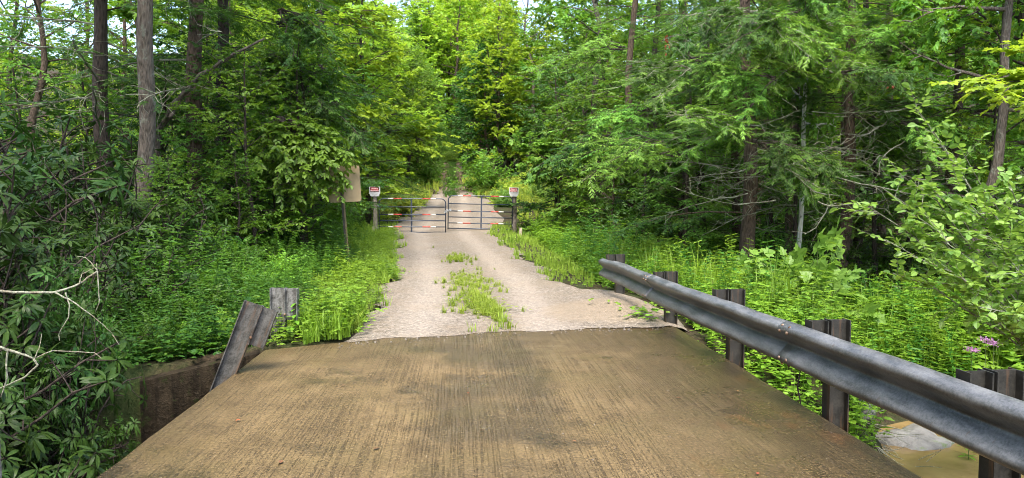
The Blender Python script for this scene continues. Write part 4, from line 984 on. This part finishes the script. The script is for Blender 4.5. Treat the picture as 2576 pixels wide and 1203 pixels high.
scatter_put([('bushC', -3.9, 10.0, .36), ('bushC', -4.6, 11.4, .42), ('low', -5.0, 12.4, .26), ('bushC', -4.0, 12.4, .40), ('low', -4.3, 13.6, .28), ('bushC', -5.2, 13.2, .5), ('bushC', -3.6, 14.0, .36), ('low', -5.4, 14.2, .34), ('bushC', -4.9, 15.6, .5), ('low', -4.2, 16.2, .34), ('bushC', -3.7, 17.6, .42), ('bushC', -3.6, 9.0, .28), ('low', -3.9, 19.6, .36), ('bushC', -4.2, 21.8, .5), ('bushC', -3.3, 11.2, .26), ('bushC', -3.4, 7.9, .24)],
            'verge_sapling', 'dark green leafy sapling rising from the thicket left of the gravel road', 'shrub', 'saplings in the left thicket', ('leaf_mid', 'leaf_dark', 'leaf_mid', 'weed_dark'))
for k, (key, x, y, sx, sz_) in enumerate([('rhoA', -3.6, 6.5, .45, .85), ('rhoC', -3.9, 6.0, .6, 1.15), ('rhoA', -3.35, 6.0, .42, .8), ('rhoC', -3.1, 5.4, .5, 1.2), ('rhoA', -2.85, 4.8, .42, .8), ('rhoC', -2.75, 4.2, .42, 1.05), ('rhoA', -3.5, 5.2, .6, .95), ('bushA', -2.75, 5.6, .38, .85), ('bushC', -3.75, 6.9, .28, .62), ('bushA', -3.2, 6.45, .38, .8), ('rhoA', -3.2, 4.4, .5, .85), ('rhoC', -4.2, 5.2, .7, 1.3), ('bushA', -2.9, 6.2, .3, .55), ('bushA', -3.5, 6.85, .26, .62), ('bushC', -3.42, 6.7, .2, .42), ('rhoC', -3.55, 6.4, .36, .8), ('bushA', -3.7, 7.15, .3, .5)]):
    put(key, 'bank_shrub', 'dark green shrub on the steep bank below the wing wall left of the bridge', 'shrub', x, y, k*1.9, sx, 'shrubs below the wing wall', szz=sz_)
scatter_put([('bushA', 3.9, 20.5, 0.81), ('bushB', 3.2, 22.5, 0.68), ('bushA', 4.6, 19, 0.88), ('bushA', 5.3, 17.5, 0.88), ('bushA', 6.2, 16.6, 0.94), ('bushB', 5.2, 15.6, 0.68), ('bushA', 7.3, 15.4, 0.94), ('bushB', 6.5, 14.4, 0.74), ('bushA', 8.4, 14.3, 0.94), ('bushA', 9.4, 13.2, 1.01), ('bushA', 8.6, 12.3, 0.72), ('bushB', 7.6, 11.6, 0.55), ('bushA', 10.0, 11.8, 0.88), ('bushA', 2.9, 25.5, 0.81), ('bushB', 2.6, 28, 0.74), ('bushA', 3.6, 24, 0.81)],
            'bank_shrub', 'low green bush on the right bank behind the guardrail', 'shrub', 'bushes on the right bank', ('weed_dark', 'weed', 'weed_dark', 'weed'))
# tulip poplar sapling with big lobed leaves, and the leafy branch at the right edge
wd, lf = bush(51, 1.5, 1.15, 34, 6, LOBE, .21, 1.0, .3, 6, .2)
PROTO['tulip'] = (wd.mesh('stems', M['stem'], True), lf.mesh('foliage', M['leaf_blue']), None, ('stems', 'foliage'))
p = at(2010, 690, 12.0); put('tulip', 'tulip_poplar_sapling', 'sapling with large pale lobed leaves behind the guardrail on the right bank', 'sapling', p[0], 12.0, .5, 1.0, szz=1.15)
p = at(1890, 690, 13.4); put('tulip', 'tulip_poplar_sapling', 'smaller lobed leaf sapling left of the large one on the right bank', 'sapling', p[0], 13.4, 2.5, .7)
rb = np.random.default_rng(91); wood = G(); lf = G(); TP, TD, TL = [], [], []
base = np.array([7.4, 7.6, -1.2])
for k, (px, py, Y) in enumerate([(2180, 520, 6.4), (2230, 600, 6.2), (2260, 440, 6.6), (2330, 660, 6.0), (2300, 540, 6.3), (2420, 700, 5.9), (2400, 450, 6.6), (2480, 600, 6.1), (2540, 480, 6.4), (2560, 680, 6.0), (2300, 270, 7.0), (2360, 360, 6.9), (2420, 390, 6.8), (2500, 540, 6.3), (2640, 560, 6.2), (2620, 430, 6.6), (2340, 470, 6.5), (2440, 520, 6.3), (2390, 610, 6.1), (2250, 680, 6.2), (2590, 770, 5.9), (2470, 770, 5.9), (2220, 480, 6.8), (2280, 600, 6.6)]):
    tip = at(px, py, Y); mid = base*.45+tip*.55+np.array([.1, .1, .45]); start = base+rb.normal(0, .08, 3)
    tt = np.linspace(0, 1, 8)[:, None]; pts = (1-tt)**2*start+2*tt*(1-tt)*mid+tt*tt*tip+rb.normal(0, .02, (8, 3))
    wood.tube(pts, np.linspace(.016, .004, 8), 5, cap=False)
    for j in range(27):
        q, d = along(pts, rb.uniform(.36, 1)); v = nrm(d*.8+rb.normal(0, .55, 3)*np.array([1, 1, .55])); L2 = rb.uniform(.16, .42)
        TP.append(q); TD.append(v); TL.append(L2); wood.tube([q, q+v*L2], [.004, .0015], 3, cap=False)
twig_leaves(lf, TP, TD, TL, 8, ROUND, .082, rb, .15, .4, 0, wid=.85)
t = thing('witch_hazel_shrub', 'arching branches of pale young leaves hanging in from the right edge', 'shrub', base)
for g_, nm, mt in ((wood, 'stems', 'twig'), (lf, 'foliage', 'leaf_pale')):
    for v in g_.V: v -= base
    g_.build(nm, M[mt], t)
# layered yellow green maple spray above it
wood = G(); lf = G(); TP, TD, TL = [], [], []; base = np.array([9.4, 9.4, -.9])
for px, py, Y in [(2385, 215, 8.6), (2430, 240, 8.4), (2470, 190, 8.7), (2520, 230, 8.4), (2560, 180, 8.7), (2610, 215, 8.5), (2500, 260, 8.4), (2580, 260, 8.4), (2550, 120, 9.0), (2620, 90, 9.2), (2640, 300, 8.4)]:
    tip = at(px, py, Y); hub = at(2650, 230, 9.0); tt = np.linspace(0, 1, 7)[:, None]
    pts = hub*(1-tt)+tip*tt+rb.normal(0, .02, (7, 3))+np.array([0, 0, .12])*tt*(1-tt)*4
    wood.tube(pts, np.linspace(.012, .003, 7), 4, cap=False)
    for j in range(9):
        q, d = along(pts, rb.uniform(.35, 1)); v = nrm(d*.8+rb.normal(0, .5, 3)*np.array([1, 1, .2])); TP.append(q); TD.append(v); TL.append(rb.uniform(.15, .35))
wood.tube([base, base*.5+hub*.5+np.array([.1, 0, 0]), hub, hub+np.array([.2, .2, 1.6])], [.05, .04, .03, .012], 7)
twig_leaves(lf, TP, TD, TL, 6, LOBE, .11, rb, .25, .3, 0)
t = thing('maple_sapling', 'yellow green maple spray in flat layers at the upper right edge', 'sapling', base)
for g_, nm, mt in ((wood, 'trunk', 'bark_dark'), (lf, 'crown', 'leaf_lime')):
    for v in g_.V: v -= base
    g_.build(nm, M[mt], t)

# --- ground cover, each mass one object
def region(n, xr, yr, seed, cond, w=None):
    r = np.random.default_rng(seed); X, Y = r.uniform(*xr, n), r.uniform(*yr, n); m = cond(X, Y)
    return X[m], Y[m], r
edgeL = np.vectorize(lambda y: road_edges(y)[0]); edgeR = np.vectorize(lambda y: road_edges(y)[1])
X, Y, r_ = region(28000, (2.4, 15), (6.5, 26), 201, lambda x, y: (x > np.where(y < 12, 2.95, edgeR(y)+.1)) & (gz(x, y) > -1.5) & (sdist(x, y) > -2.6) & (x < 15))
d = np.clip((X-edgeR(Y)), 0, 6)
cover('right_bank_weeds', M['weed'], WEEDS+CREEP+BROADW+WEEDS, X, Y, .72+.13*d, r_)
X, Y, r_ = region(2600, (3.5, 14), (9.8, 20), 202, lambda x, y: (x > edgeR(y)+1.0) & (sdist(x, y) > .2))
cover('right_bank_tall_weeds', M['weed'], TALLW+TALLG, X, Y, .95, r_)
X, Y, r_ = region(20000, (-9, -1.2), (7.6, 27), 203, lambda x, y: (x < edgeL(y)+.04) & ((sdist(x, y) > .32) & (y > J(x)+.03)) & ~((x < -2.1) & (y < 8.2) & (x > -3.3) & (sdist(x, y) < .45)))
d = np.clip(edgeL(Y)-X, 0, 5); nr_ = d < 1.1+.5*vnoise(X, Y, 1.1, 5)
cover('left_verge_weeds', M['weed'], WEEDS+CREEP+CREEP+BROADW, X[nr_], Y[nr_], .55+.15*d[nr_], r_)
X2, Y2, r_ = region(900, (-2.15, -1.2), (7.45, 9.6), 213, lambda x, y: (x < edgeL(y)+.12) & (y > J(x)+.05) & (x > -1.93) & ((sdist(x, y) > .55) | (x > -1.75)))
cover('deck_corner_weeds', M['weed'], WEEDS+GRASS+GRASS+CREEP, X2, Y2, .72, r_, dz=.03)
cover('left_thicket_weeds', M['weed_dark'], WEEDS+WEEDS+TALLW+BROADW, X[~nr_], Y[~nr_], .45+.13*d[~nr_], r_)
X, Y, r_ = region(7000, (-5, 3.6), (8.6, 30), 204, lambda x, y: (((x < edgeL(y)+.12) & (x > edgeL(y)-1.1)) | ((x > edgeR(y)-.12) & (x < edgeR(y)+1.6) & (y > 12.2))) & (sdist(x, y) > .35) & (y > J(x)+.05))
cover('verge_grass', M['grass'], GRASS+GRASS+CREEP, X, Y, .62, r_)
X, Y, r_ = region(300, (2.5, 13), (8.8, 20), 215, lambda x, y: (x > edgeR(y)+1.0) & (sdist(x, y) > .5))
cover('dry_stems', M['seed'], [grass_tuft(880+i, 4, .7, .35, .003) for i in range(4)], X, Y, .9, r_)
X, Y, r_ = region(5200, (2.6, 15), (9.0, 26), 221, lambda x, y: (x > edgeR(y)+.9) & (sdist(x, y) > 0) & (vnoise(x, y, 1.5, 12) > .15))
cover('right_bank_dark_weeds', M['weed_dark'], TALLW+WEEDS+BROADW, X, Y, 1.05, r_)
# strip of grass between the wheel tracks
def strip(n, yr, seed, wdt, mat, nm, sc, cond=None, tms=None):
    r = np.random.default_rng(seed); Y = r.uniform(*yr, n); X = np.interp(Y, [8, 10.5, 15.7, 20, 26.5, 50, 90], [.25, .30, -.15, -.45, -.9, -.95, -1.6])+r.normal(0, wdt, n)
    m = (vnoise(X*2, Y, 1.5, 8)+r.normal(0, .35, n)) > np.interp(Y, [8, 9.3, 9.8, 12, 14.5, 16, 19, 22, 43, 46, 90], [.9, .5, .0, -.5, -.1, .3, .9, 1.5, 1.6, -.8, -1])
    return cover(nm, M[mat], tms or GRASS, X[m], Y[m], sc, r, zf=lambda x, y: zr(y)+.01)
SOFTG = [grass_tuft(870+i, 24, .22, 1.25, .0055) for i in range(4)]
strip(1150, (8.5, 22), 205, .21, 'grass', 'centre_grass', .50, tms=SOFTG+SOFTG+CREEP)
strip(3000, (43, 95), 206, .24, 'weed_dark', 'far_centre_grass', .6)
X, Y, r_ = region(4200, (-8, 7), (31, 56), 207, lambda x, y: (x < edgeL(y)+.2) | (x > edgeR(y)-.1))
cover('far_verge_grass', M['meadow'], TALLG+WEEDS+WEEDS+BROADW, X, Y, .85, r_)
X, Y, r_ = region(6500, (-26, -5), (11, 34), 208, lambda x, y: (sdist(x, y) > 0) )
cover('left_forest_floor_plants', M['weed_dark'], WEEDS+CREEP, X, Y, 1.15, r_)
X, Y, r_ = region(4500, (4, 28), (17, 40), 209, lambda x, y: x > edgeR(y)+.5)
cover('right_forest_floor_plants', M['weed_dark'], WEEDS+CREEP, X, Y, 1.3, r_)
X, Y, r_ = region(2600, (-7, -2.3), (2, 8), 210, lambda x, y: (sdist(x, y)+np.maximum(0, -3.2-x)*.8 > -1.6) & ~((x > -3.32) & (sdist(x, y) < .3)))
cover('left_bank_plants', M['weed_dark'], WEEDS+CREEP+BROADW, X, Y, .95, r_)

def leafy_limb(name, label, hub, tips, lmat, wmat, tm, size, wid, nl, cat='branch', ntw=12, r0=.02, sag=.10, seed=1, flat=.22, tint=None, parent=None, spread=50, start=.25):
    r = np.random.default_rng(seed); g = G(); TP, TD, TL = [], [], []; hub = np.array(hub, float)
    for tip in tips:
        tt = np.linspace(0, 1, 8)[:, None]; pts = hub*(1-tt)+tip*tt+r.normal(0, .03, (8, 3))+np.array([0, 0, sag])*tt*(1-tt)*4
        g.tube(pts, np.linspace(r0, .003, 8), 5, cap=False)
        for j in range(ntw):
            q, d = along(pts, r.uniform(start, 1)); v = nrm(d*.8+r.normal(0, .6, 3)*np.array([1, 1, flat])); L2 = r.uniform(.2, .5)
            TP.append(q); TD.append(v); TL.append(L2); g.tube([q, q+v*L2], [.004, .0015], 3, cap=False)
    twig_leaves(g, TP, TD, TL, nl, tm, size, r, .3, .35, 1, wid=wid, tint=tint, spread=spread)
    for v in g.V: v -= hub
    o = g.build(name, [M[wmat], M[lmat]])
    if parent is None:
        o.location = hub; return tag(o, label, cat)
    pm = Matrix.LocRotScale(parent.location, parent.rotation_euler, parent.scale)
    o.parent = parent; o.matrix_parent_inverse = pm.inverted(); o.location = hub
    return o
leafy_limb('bough', 'leafy beech branch hanging across the tan back of the road sign', at(700, 300, 15.0),
    [at(px, py, Y) for px, py, Y in ((760, 380, 14.5), (820, 400, 14.3), (850, 440, 14.4), (800, 470, 14.4), (870, 390, 14.4), (840, 480, 14.6), (770, 440, 14.2), (900, 420, 14.8), (830, 350, 14.5), (750, 500, 14.4), (880, 350, 14.8), (720, 430, 14.2), (835, 415, 14.3), (855, 405, 14.4), (825, 445, 14.3), (865, 455, 14.5), (815, 430, 14.2), (700, 480, 14.3), (650, 430, 14.3), (690, 380, 14.2))],
    'leaf_mid', 'bark_dark', LEAF, .12, .95, 9, ntw=18, parent=BEECH, seed=61)
leafy_limb('bough', 'pale broad leaved branch reaching left past the sign on the right gate post', at(1420, 400, 26.6),
    [at(px, py, Y) for px, py, Y in ((1265, 350, 26.3), (1300, 375, 26.2), (1330, 350, 26.4), (1350, 400, 26), (1310, 420, 26), (1380, 360, 26.2), (1340, 450, 25.8), (1400, 430, 25.8), (1310, 465, 26.3))],
    'leaf_blue', 'bark_dark', ROUND, .17, .95, 8, ntw=13, parent=BASS, seed=62)
leafy_limb('bough', 'bright green hemlock bough in the sun above the right bank', at(1850, 320, 16),
    [at(px, py, Y) for px, py, Y in ((1540, 370, 14.5), (1600, 390, 14.2), (1650, 350, 14.6), (1700, 400, 14.2), (1750, 370, 14.6), (1580, 420, 14.2), (1690, 440, 14.2))],
    'hem_lit', 'twig', NEEDLE, .085, 1.0, 26, ntw=26, parent=HEM1, seed=63, r0=.012)
leafy_limb('bough', 'bright green hemlock bough upper middle, left of the broad brown trunk', at(1880, 130, 17),
    [at(px, py, Y) for px, py, Y in ((1560, 210, 16), (1620, 180, 15.8), (1680, 230, 15.8), (1730, 190, 16), (1640, 260, 15.6), (1790, 240, 15.8), (1500, 240, 16.4))],
    'hem_lit', 'twig', NEEDLE, .085, 1.0, 26, ntw=26, parent=HEM1, seed=64, r0=.012)
leafy_limb('bough', 'bright green hemlock bough at the top right above the white birch', at(2100, 60, 15.5),
    [at(px, py, Y) for px, py, Y in ((1930, 90, 14.5), (1960, 130, 14.3), (2010, 90, 14.5), (2060, 110, 14.5), (1900, 170, 14.5), (1950, 210, 14.4), (2150, 90, 14.8))],
    'hem_lit', 'twig', NEEDLE, .085, 1.0, 26, ntw=24, parent=HEM2, seed=65, r0=.012)
leafy_limb('maple_branch', 'yellow green maple branch hanging over the left of the road at the top', at(700, 60, 17),
    [at(px, py, Y) for px, py, Y in ((900, 20, 15), (960, 60, 15), (880, 90, 15), (1010, 30, 15.3), (840, 50, 15.2), (800, 110, 15.5), (940, 120, 15.5), (1050, 90, 16))],
    'leaf_lime', 'bark_dark', ROUND, .11, .95, 8, ntw=13, seed=66)
leafy_limb('maple_branch', 'yellow green leafy branch reaching over the dirt track beyond the gate', at(980, 330, 38),
    [at(px, py, Y) for px, py, Y in ((1140, 340, 37), (1150, 370, 37), (1110, 390, 36.5), (1080, 340, 37), (1060, 370, 36.5), (1120, 320, 37.5), (1040, 320, 37), (1090, 300, 37))],
    'leaf_lime', 'bark_dark', LOBE, .20, .95, 8, ntw=16, seed=67)

for k, (x, y, s_) in enumerate([(-13.2, 29, .8), (-16.5, 33, .9), (-11.2, 25, .62)]):
    put('broadA', 'maple_tree', 'thin crowned tree with sky showing through behind the big left trunks', 'tree', x, y, k*2.0, s_, 'thin crowned trees against the sky', lmat='leaf_mid')
for k, (x, y, key, s_) in enumerate([(-7.6, 6.6, 'hemB', .95), (-8.0, 2.0, 'wallB', .9), (-6.0, -3.5, 'wallA', .9), (-10.5, 7.0, 'wallA', .9), (-4.5, -8, 'wallB', 1.0), (-9.5, 4.2, 'wallA', .9), (-7.0, -.8, 'hemB', .95), (-10.5, -1.5, 'wallB', 1.1), (-11.5, 4.5, 'wallB', 1.1)]):  # unseen trees added to shade the left bank and deck; nearest lends boughs
    put(key, 'forest_tree', 'tree added out of view left of the bridge to shade the bank, its boughs reaching in', 'tree', x, y, k*1.9, s_, 'added shade trees left of the bridge')
WALL = [('low', 3.6, 27.5, .8, 'leaf_dark'), ('low2', 4.6, 24.6, .72, 'leaf_mid'), ('low', 5.4, 21.6, .62, 'leaf_dark'), ('hemC', 6.3, 20.0, .62, 'hem_lit'), ('low2', 7.0, 23.5, .85, 'leaf_mid'), ('hemC', 8.2, 17.2, .55, 'hem_lit'), ('low', 9.2, 20.5, .8, 'leaf_mid'), ('hemC', 10.6, 17.6, .6, 'hem_lit'), ('low', 12.2, 18.6, .8, 'leaf_mid'), ('hemC', 11.4, 14.6, .5, 'hem_lit'), ('low', 5.0, 31, 1.0, 'leaf_mid'), ('low2', 8.2, 29, 1.1, 'leaf_mid')]
for k, (key, x, y, s_, lm_) in enumerate(WALL):
    put(key, 'understory_tree', 'small leafy tree in the green wall along the wood edge right of the road', 'tree', x, y, k*2.3+.4, s_, 'small trees along the right wood edge', lmat=lm_)
for k, (key, x, y, s_, lm_) in enumerate([('low', -4.6, 18.4, .62, 'leaf_mid'), ('low', -5.2, 21.5, .8, 'leaf_lime'), ('hemC', -5.0, 25.5, .75, 'hem'), ('low', -6.4, 19, .7, 'leaf_mid'), ('low2', -5.0, 29.5, .85, 'leaf_lime'), ('low', -7.2, 23, .9, 'leaf_mid'), ('low', -6.4, 15.8, .5, 'leaf_dark')]):
    put(key, 'understory_tree', 'small leafy tree in the green wall along the wood edge left of the road', 'tree', x, y, k*2.7, s_, 'small trees along the left wood edge', lmat=lm_)
for k, (x, y) in enumerate([(-1.6, 130), (2, 136), (-5, 128), (5, 126), (-9, 122)]):
    put('wallA', 'hillside_tree', 'pale tree closing the end of the road high on the hill', 'tree', x, y, k*1.7, 1.9, 'trees closing the end of the road', lmat='leaf_lime')  # same lime leaves standing in for distance haze

rh = np.random.default_rng(404)
for k in range(40):
    hx, hy, Y = rh.uniform(1480, 2330), rh.uniform(-10, 400), rh.uniform(13.5, 18.5)
    if k >= 34: hx, hy, Y = 1930+12*(k-34), [-60, 395, 430, 70, 415, -30][k-34], 15.6
    par = HEM3 if hx < 1700 else HEM1 if hx < 1990 else HEM2
    sgn = 1 if k >= 34 or rh.uniform() > .6 else -1
    tips = [at(hx+sgn*rh.uniform(60, 210)*16/Y, hy+rh.uniform(-10, 95)*16/Y, Y-rh.uniform(.6, 1.9)) for _ in range(6)]
    leafy_limb('bough', None, at(hx, hy, Y), tips, 'hem_lit' if k % 3 else 'hem', 'bark_dark' if k % 4 else 'twig', NEEDLE, .09, 1.0, 26, ntw=22, seed=500+k, parent=par, r0=.012, sag=.12, spread=42)
for k in range(9):
    hx, hy, Y = rh.uniform(620, 860), rh.uniform(20, 330), rh.uniform(15.5, 19)
    tips = [at(hx+rh.uniform(20, 170)*16/Y, hy+rh.uniform(20, 150)*16/Y, Y-rh.uniform(.2, 1.5)) for _ in range(6)]
    leafy_limb('bough', None, at(hx, hy, Y), tips, 'hem', 'bark_dark', NEEDLE, .09, 1.0, 26, ntw=22, seed=600+k, parent=HEML, sag=.12, spread=42)
# bare lichened twiggy branches in the right hemlocks
g = G()
for k in range(34):
    hx, hy, Y = rh.uniform(1850, 2350), rh.uniform(280, 520), rh.uniform(13.5, 17)
    a = at(hx, hy, Y); sg = rh.choice([-1, 1]); b = at(hx+sg*rh.uniform(80, 260), hy+rh.uniform(-30, 80), Y-rh.uniform(.2, 1.5))
    pts = curve(a, b-a, np.linalg.norm(b-a), 8, rh, .25, .25); g.tube(pts, np.linspace(.014, .004, 8), 5, cap=False)
    for j in range(9):
        q, d = along(pts, rh.uniform(.2, 1)); v = nrm(d*.7+rh.normal(0, .6, 3)); c = curve(q, v, rh.uniform(.2, .7), 4, rh, .4); g.tube(c, np.linspace(.006, .002, 4), 3, cap=False)
o = np.array(HEM2.location)
pm = Matrix.LocRotScale(HEM2.location, HEM2.rotation_euler, HEM2.scale)
bb = g.build('bare_branches', M['twig']); bb.parent = HEM2; bb.matrix_parent_inverse = pm.inverted()

# --- small things
def leaf_bits(name, label, cat, pts, mat, tm, size, group, r, upz=True):
    for p in pts:
        g = G(); a = nrm(np.array([r.normal(), r.normal(), .05])); g.scatter(tm, np.zeros((1, 3)), frames(a[None], np.array([[r.normal(0, .2), r.normal(0, .2), 1]]), np.array([size*r.uniform(.7, 1.3)])), np.array([r.uniform()]))
        o = g.build(name, M[mat]); o.location = p; tag(o, label, cat, group)
r = np.random.default_rng(12)
def on_deck(px, py, z=.012):
    a, b = at(px, py, 1.0)-CAM, CAM; t = (z-CAM[2])/a[2]; return tuple(CAM+a*t)
leaf_bits('fallen_leaf', 'dry brown fallen leaf lying on the wet bridge deck', 'leaf', [on_deck(x, y) for x, y in ((1345, 1010), (1145, 993), (1220, 1082), (705, 1165), (868, 968), (1440, 1108), (1000, 900), (1700, 1000), (1860, 985), (940, 1130))], 'dead_leaf', LEAF, .04, 'fallen leaves on the deck', r)
leaf_bits('fallen_leaf', 'small red fallen leaf on the wet bridge deck', 'leaf', [on_deck(x, y) for x, y in ((592, 1058), (1905, 1193), (1178, 990), (1972, 916))], 'red_leaf', LEAF, .035, 'red fallen leaves on the deck', r)
g = G()
for k in range(170):
    if k < 60: x, y = r.normal(1.2, .9), r.uniform(4.2, 8.4)
    else: x, y = r.uniform(-1.9, 2.5), 7.6+(r.uniform(-1.9, 2.5)+2)*.25+r.normal(0, .35)
    if not (-2.05 < x < 2.5) or y > float(J(x)): continue
    s_ = r.uniform(.002, .0065); v = r.normal(0, 1, (8, 3)); v = nrm(v)*s_*np.array([1.2, 1, .7])
    b = np.array([[-1,-1,-1],[1,-1,-1],[1,1,-1],[-1,1,-1],[-1,-1,1],[1,-1,1],[1,1,1],[-1,1,1]])*s_*.6+r.normal(0, .25*s_, (8, 3))
    g.add(b+np.array([x, y, s_*.5]), [0,3,2,1, 4,5,6,7, 0,1,5,4, 1,2,6,5, 2,3,7,6, 3,0,4,7], [4]*6)
for k in range(170):
    x = r.uniform(-1.45, 2.5); y = float(J(x))-.06-abs(r.normal(0, .16)); s_ = abs(r.normal(.003, .003))+.002
    b = np.array([[-1,-1,-1],[1,-1,-1],[1,1,-1],[-1,1,-1],[-1,-1,1],[1,-1,1],[1,1,1],[-1,1,1]])*s_*.8+r.normal(0, .25*s_, (8, 3))
    g.add(b+np.array([x, y, s_*.5+.004]), [0,3,2,1, 4,5,6,7, 0,1,5,4, 1,2,6,5, 2,3,7,6, 3,0,4,7], [4]*6)
tag(g.build('loose_gravel', M['pebble']), kind='stuff')
# plant with drooping leaves in front of the upright left post, taller weeds beside it
def single(name, label, cat, tm, x, y, sc, mat, rot=0, z=None, group=None):
    g = G(); c, s_ = math.cos(rot)*sc, math.sin(rot)*sc
    g.scatter(tm, np.zeros((1, 3)), np.array([[[c, -s_, 0], [s_, c, 0], [0, 0, sc]]]), np.array([.6])); o = g.build(name, M[mat]); o.location = (x, y, float(gz(x, y))-.01 if z is None else z); return tag(o, label, cat, group)
q = on_deck(728, 858, 0); single('pokeweed_plant', 'narrow leaved green plant standing in front of the upright left post', 'plant', weed_plant(801, .50, 12, .15, LONG, 1.3, .06), q[0], q[1]+.15, 1.0, 'weed', .4, z=0)
for k, (px, py, h) in enumerate([(830, 850, .45), (862, 848, .38), (800, 846, .33), (890, 842, .36), (846, 842, .52)]):
    q = on_deck(px, py, 0); single('grass_clump', 'tall bright grass clump at the left end of the deck beside the gravel', 'grass', grass_tuft(810+k, 46, h, 1.25, .0055), q[0], q[1]+.12, 1.0, 'grass', k, z=0, group='grass clumps at the left deck end')
for k, (px, py, h) in enumerate([(1185, 838, .16), (1240, 838, .13), (1285, 832, .18), (1262, 826, .30)]):
    q = on_deck(px, py, 0); single('grass_clump', 'sparse grass tuft sprouting in the gravel along the far deck edge', 'grass', grass_tuft(830+k, 12, h, .7, .006), q[0], q[1]+.03, 1.0, 'grass', k, z=0.01, group='grass tufts along the far deck edge')
for k, (px, py) in enumerate([(1580, 775), (1610, 790), (1635, 800), (1600, 800), (1655, 795)]):
    q = on_deck(px, py, .05); single('creeping_weed', 'low weed creeping over the gravel beside the second guardrail post from the far end', 'plant', creeper(840+k, 12, .06, LEAF, .16, .12), q[0], q[1], 1.1, 'weed', k, z=.04, group='creeping weeds by the guardrail')
for k, (px, py, Y) in enumerate([(2480, 860, 8.4), (2445, 885, 8.2), (2500, 868, 8.6)]):
    p = at(px, py, Y); gzv = float(gz(p[0], p[1])); H = max(.5, p[2]-gzv); g = G()
    pts = np.array([[0, 0, 0], [.02, .01, H*.5], [0, 0, H]]); g.tube(pts, [.006, .005, .003], 5, mat=0)
    pos, a, n = [], [], []
    for i in range(10):
        for w_ in range(4):
            az = w_*1.57+i*.8; pos.append([0, 0, H*(.2+.07*i)]); a.append([math.cos(az), math.sin(az), .15]); n.append([0, 0, 1])
    g.scatter(LONG, np.array(pos), frames(np.array(a), np.array(n, float), np.full(len(pos), .13), 1.3), np.full(len(pos), .5), 1)
    fp = r.normal(0, 1, (90, 3))*np.array([.04, .04, .016])+np.array([0, 0, H+.02]); fa = r.normal(0, 1, (90, 3))+np.array([0, 0, 1.2])
    t = thing('flowering_weed', ['purple flower head on a tall stem near the right edge, the largest', 'smaller purple flower head, left of the largest one', 'faint purple flower head furthest back on the right bank'][k], 'flower', (p[0], p[1], gzv))
    g.build('stem', [M['stem'], M['weed']], t)
    f = G(); f.scatter(ROUND, fp, frames(fa, r.normal(0, 1, (90, 3)), np.full(90, .02)), r.uniform(0, 1, 90)); f.build('flower_head', M['petal'], t)
# creek bank: rock shelf, roots and drift twigs
def rock(label, c, dims, seed, rot):
    r2 = np.random.default_rng(seed); g = G(); nu, nv = 22, 12; V = []
    for i in range(nv+1):
        ph = math.pi*i/nv
        for j in range(nu):
            th = 2*math.pi*j/nu; d = np.array([math.sin(ph)*math.cos(th), math.sin(ph)*math.sin(th), math.cos(ph)])
            k = 1+.16*math.sin(3*d[0]+seed+2*d[1])+.10*math.sin(7*d[1]+5*d[2]+seed)+.05*math.sin(15*d[0]+11*d[2]); d = np.sign(d)*np.abs(d)**.75; V.append(d*k*np.array(dims))
    i = np.arange(nv)[:, None]*nu; j = np.arange(nu)[None]; j2 = (j+1) % nu
    g.add(np.array(V), np.stack([i+j, i+nu+j, i+nu+j2, i+j2], -1).ravel(), [4]*(nv*nu)); o = g.build('rock', M['rock'], smooth=True); o.location = c; o.rotation_euler = (.15, -.1, rot); return tag(o, label, 'rock')
rock('grey mossy rock shelf at the edge of the muddy creek below the guardrail', (6.0, 9.0, -1.78), (.62, .42, .26), 3, .35)
p = at(2210, 1000, 10.2); rock('small grey rock half hidden in weeds on the creek bank', (5.2, 8.9, -1.2), (.28, .2, .14), 5, .9)
g = G()
for k in range(46):
    p = np.array([rh.uniform(5.0, 5.7), rh.uniform(8.0, 8.9), 0.]); p[2] = float(gz(p[0], p[1]))+.06; d = np.array([.5+rh.normal(0, .5), -.6, rh.uniform(-.45, .2)]); L = rh.uniform(.2, .7)
    pts = curve(p, d, L, 5, rh, .3, -.2); g.tube(pts, np.linspace(.007, .002, 5), 4, cap=False)
tag(g.build('root_tangle', M['deadlimb'], smooth=True), 'tangle of exposed roots and drift twigs on the creek bank above the water', 'roots')
p = [at(2000, 640+40, 5.45)*0+np.array([2.60, 5.3, .36]), np.array([2.61, 5.3, .25]), np.array([2.60, 5.32, .12]), np.array([2.62, 5.3, .0]), np.array([2.61, 5.31, -.12])]
g = G(); g.tube(p, [.004, .005, .007, .005, .002], 5)
q0 = on_deck(1978, 985, .0)
tag(g.build('dangling_vine', M['bark_dark']), 'thin dark vine dangling below the guardrail beside a post', 'vine')
# rusty dead leaves caught in the hemlock
for lab, px, py, Y, n_ in (('cluster of rusty orange dead leaves hanging in the hemlock high right of the road', 1676, 104, 15, 16), ('tiny red dead leaf cluster hanging in the right hemlocks', 2618-370, 190, 13, 6)):
    c = at(px, py, Y); g = G(); g.scatter(LEAF, rh.normal(0, .05, (n_, 3))*np.array([1, 1, 2.2]), frames(rh.normal(0, .5, (n_, 3))-np.array([0, 0, 1]), rh.normal(0, 1, (n_, 3)), np.full(n_, .065)), rh.uniform(0, 1, n_)); o = g.build('dead_leaf_cluster', M['red_leaf']); o.location = c; tag(o, lab, 'leaves')
